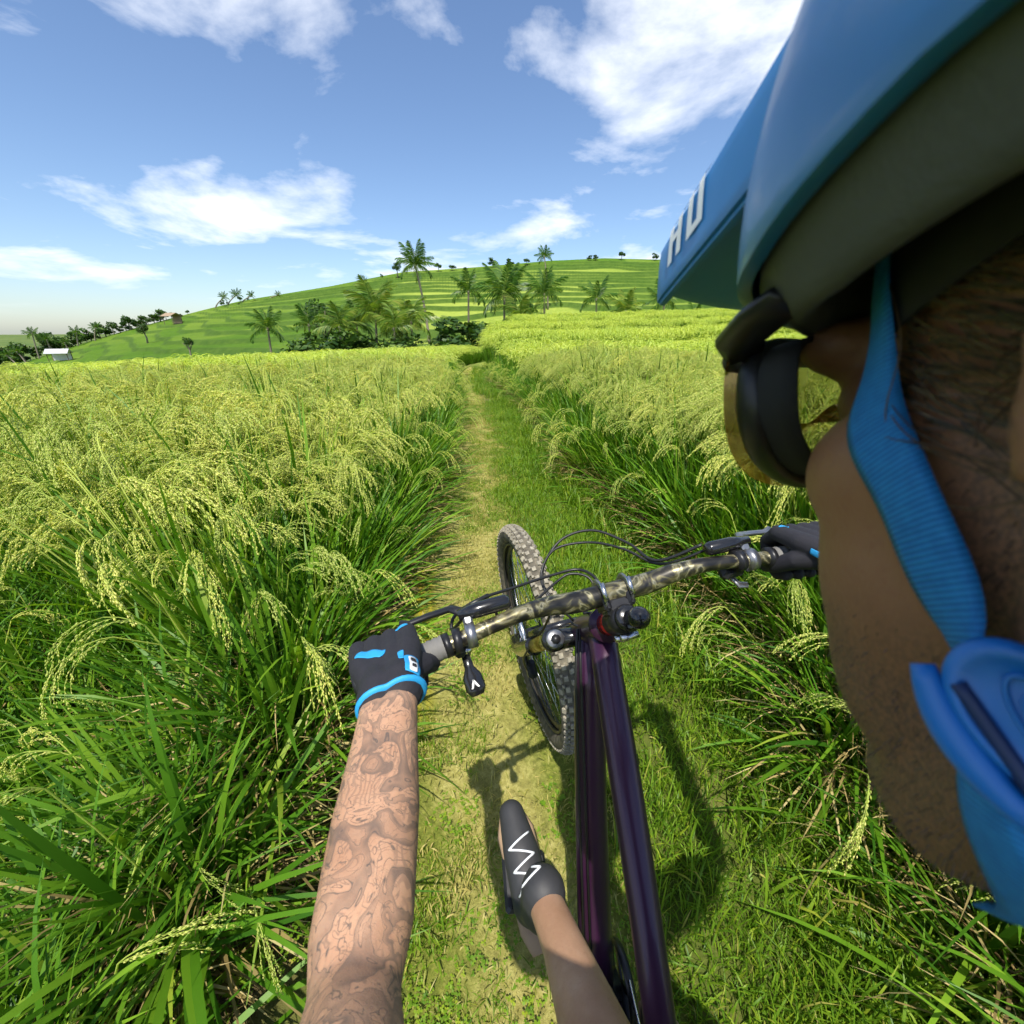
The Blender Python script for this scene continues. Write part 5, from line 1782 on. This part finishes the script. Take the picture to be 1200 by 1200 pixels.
def gog(a, k=1.0, fy=0.0):
    """outline of the goggles; a runs round the rim"""
    ca, sa_ = math.cos(a), math.sin(a)
    x = .075 * k * math.copysign(abs(ca) ** .75, ca)
    z = .031 + .027 * k * math.copysign(abs(sa_) ** .8, sa_) * (1 - .12 * ca * ca)
    if sa_ < 0: z += .014 * math.exp(-(x / .016) ** 2) * abs(sa_)      # nose notch
    y = .121 - .044 * (abs(x) / .075) ** 2.2 + fy
    return Vector((x, y, z))


N_ = 72
mb = MB(); mb.tube([gog(2 * math.pi * i / N_, .97, .002) for i in range(N_)], [(.0042, .0055)] * N_, 10, closed=True, hint=Vector((0, 1, 0))); fr_ = mb.build('frame', [M['gframe']], goggles)
mb = MB(); rows = [[gog(2 * math.pi * i / N_, s_, f) for i in range(N_)] for s_, f in ((.98, .004), (.99, -.003), (.97, -.011), (.94, -.018), (.90, -.018), (.92, -.010), (.93, .0))]
vs_ = [p for r in rows for p in r]; fs_ = []
for j in range(len(rows)):
    j2 = (j + 1) % len(rows)
    for i in range(N_):
        i2 = (i + 1) % N_; fs_.append([j * N_ + i, j2 * N_ + i, j2 * N_ + i2, j * N_ + i2])
mb.add(vs_, fs_); mb.build('face_foam', [M['pad']], goggles)
mb = MB(); vs_ = [gog(0, .0, .006)]; fs_ = []
for j in range(1, 7):
    for i in range(N_):
        p = gog(2 * math.pi * i / N_, 1.10 * j / 6, .0); x = p.x
        vs_.append(Vector((x, .121 - .044 * (abs(x) / .075) ** 2.2 + .0140, p.z)))
for i in range(N_): fs_.append([0, 1 + i, 1 + (i + 1) % N_])
for j in range(5):
    for i in range(N_):
        i2 = (i + 1) % N_; fs_.append([1 + j * N_ + i, 1 + (j + 1) * N_ + i, 1 + (j + 1) * N_ + i2, 1 + j * N_ + i2])
mb.add(vs_, fs_); ln_ = mb.build('lens', [M['lens']], goggles)
for sx in (-1, 1):
    og = MB(); og.tube([Vector((sx * .072, .088, .046)), Vector((sx * .078, .080, .047)), Vector((sx * .080, .064, .048)), Vector((sx * .079, .052, .048))], [(.005, .006), (.0035, .0075), (.0030, .008), (.0028, .009)], 10, hint=Vector((1, 0, 0)))
    og.build('outrigger', [M['gframe']], goggles)
    pv = MB(); pv.tube([Vector((sx * .066, .092, .044)), Vector((sx * .0755, .0885, .044))], .0042, 12); pv.build('lens_pin', [M['gframe']], goggles)
    P_ = []
    for (x, y, z) in ((.080, .056, .046), (.079, .030, .046), (.080, .0, .048), (.076, -.05, .046), (.05, -.10, .04), (.0, -.12, .036)):
        P_.append(Vector((sx * x, y, z)))
    q = spline(P_, 6); vs_ = []; fs_ = []
    for i, p in enumerate(q):
        p2, n_ = hsnap(p, .0022)
        for (dz, o_) in ((-.009, 0), (.009, 0), (.009, .0015), (-.009, .0015)): vs_.append(p2 + Vector((0, 0, dz)) + n_ * o_)
    for i in range(len(q) - 1):
        for k in range(4):
            k2 = (k + 1) % 4; fs_.append([i * 4 + k, i * 4 + k2, (i + 1) * 4 + k2, (i + 1) * 4 + k])
    b_ = MB(); b_.add(vs_, fs_); b_.build('head_band', [M['gband']], goggles)

# loose strands of hair falling across the strap
ls = MB()
for k in range(5):
    o1 = rd.gauss(0, .003); o2 = rd.gauss(0, .004)
    pts = [hsnap((-.078, .060 + o1, .050), .005)[0], hsnap((-.075, .050 + o1, .030), .0055)[0], hsnap((-.074, .040 + o2, .014), .0055)[0], hsnap((-.072, .026 + o2, .004 + o1), .005)[0], hsnap((-.072, .012 + o1, .0 + o2), .003)[0]]
    ls.tint = rd.uniform(.3, 1); ls.tube([HEAD @ p for p in spline(pts, 5)], .00016, 4)
ls.build('loose_hair', [M['hair']], person)
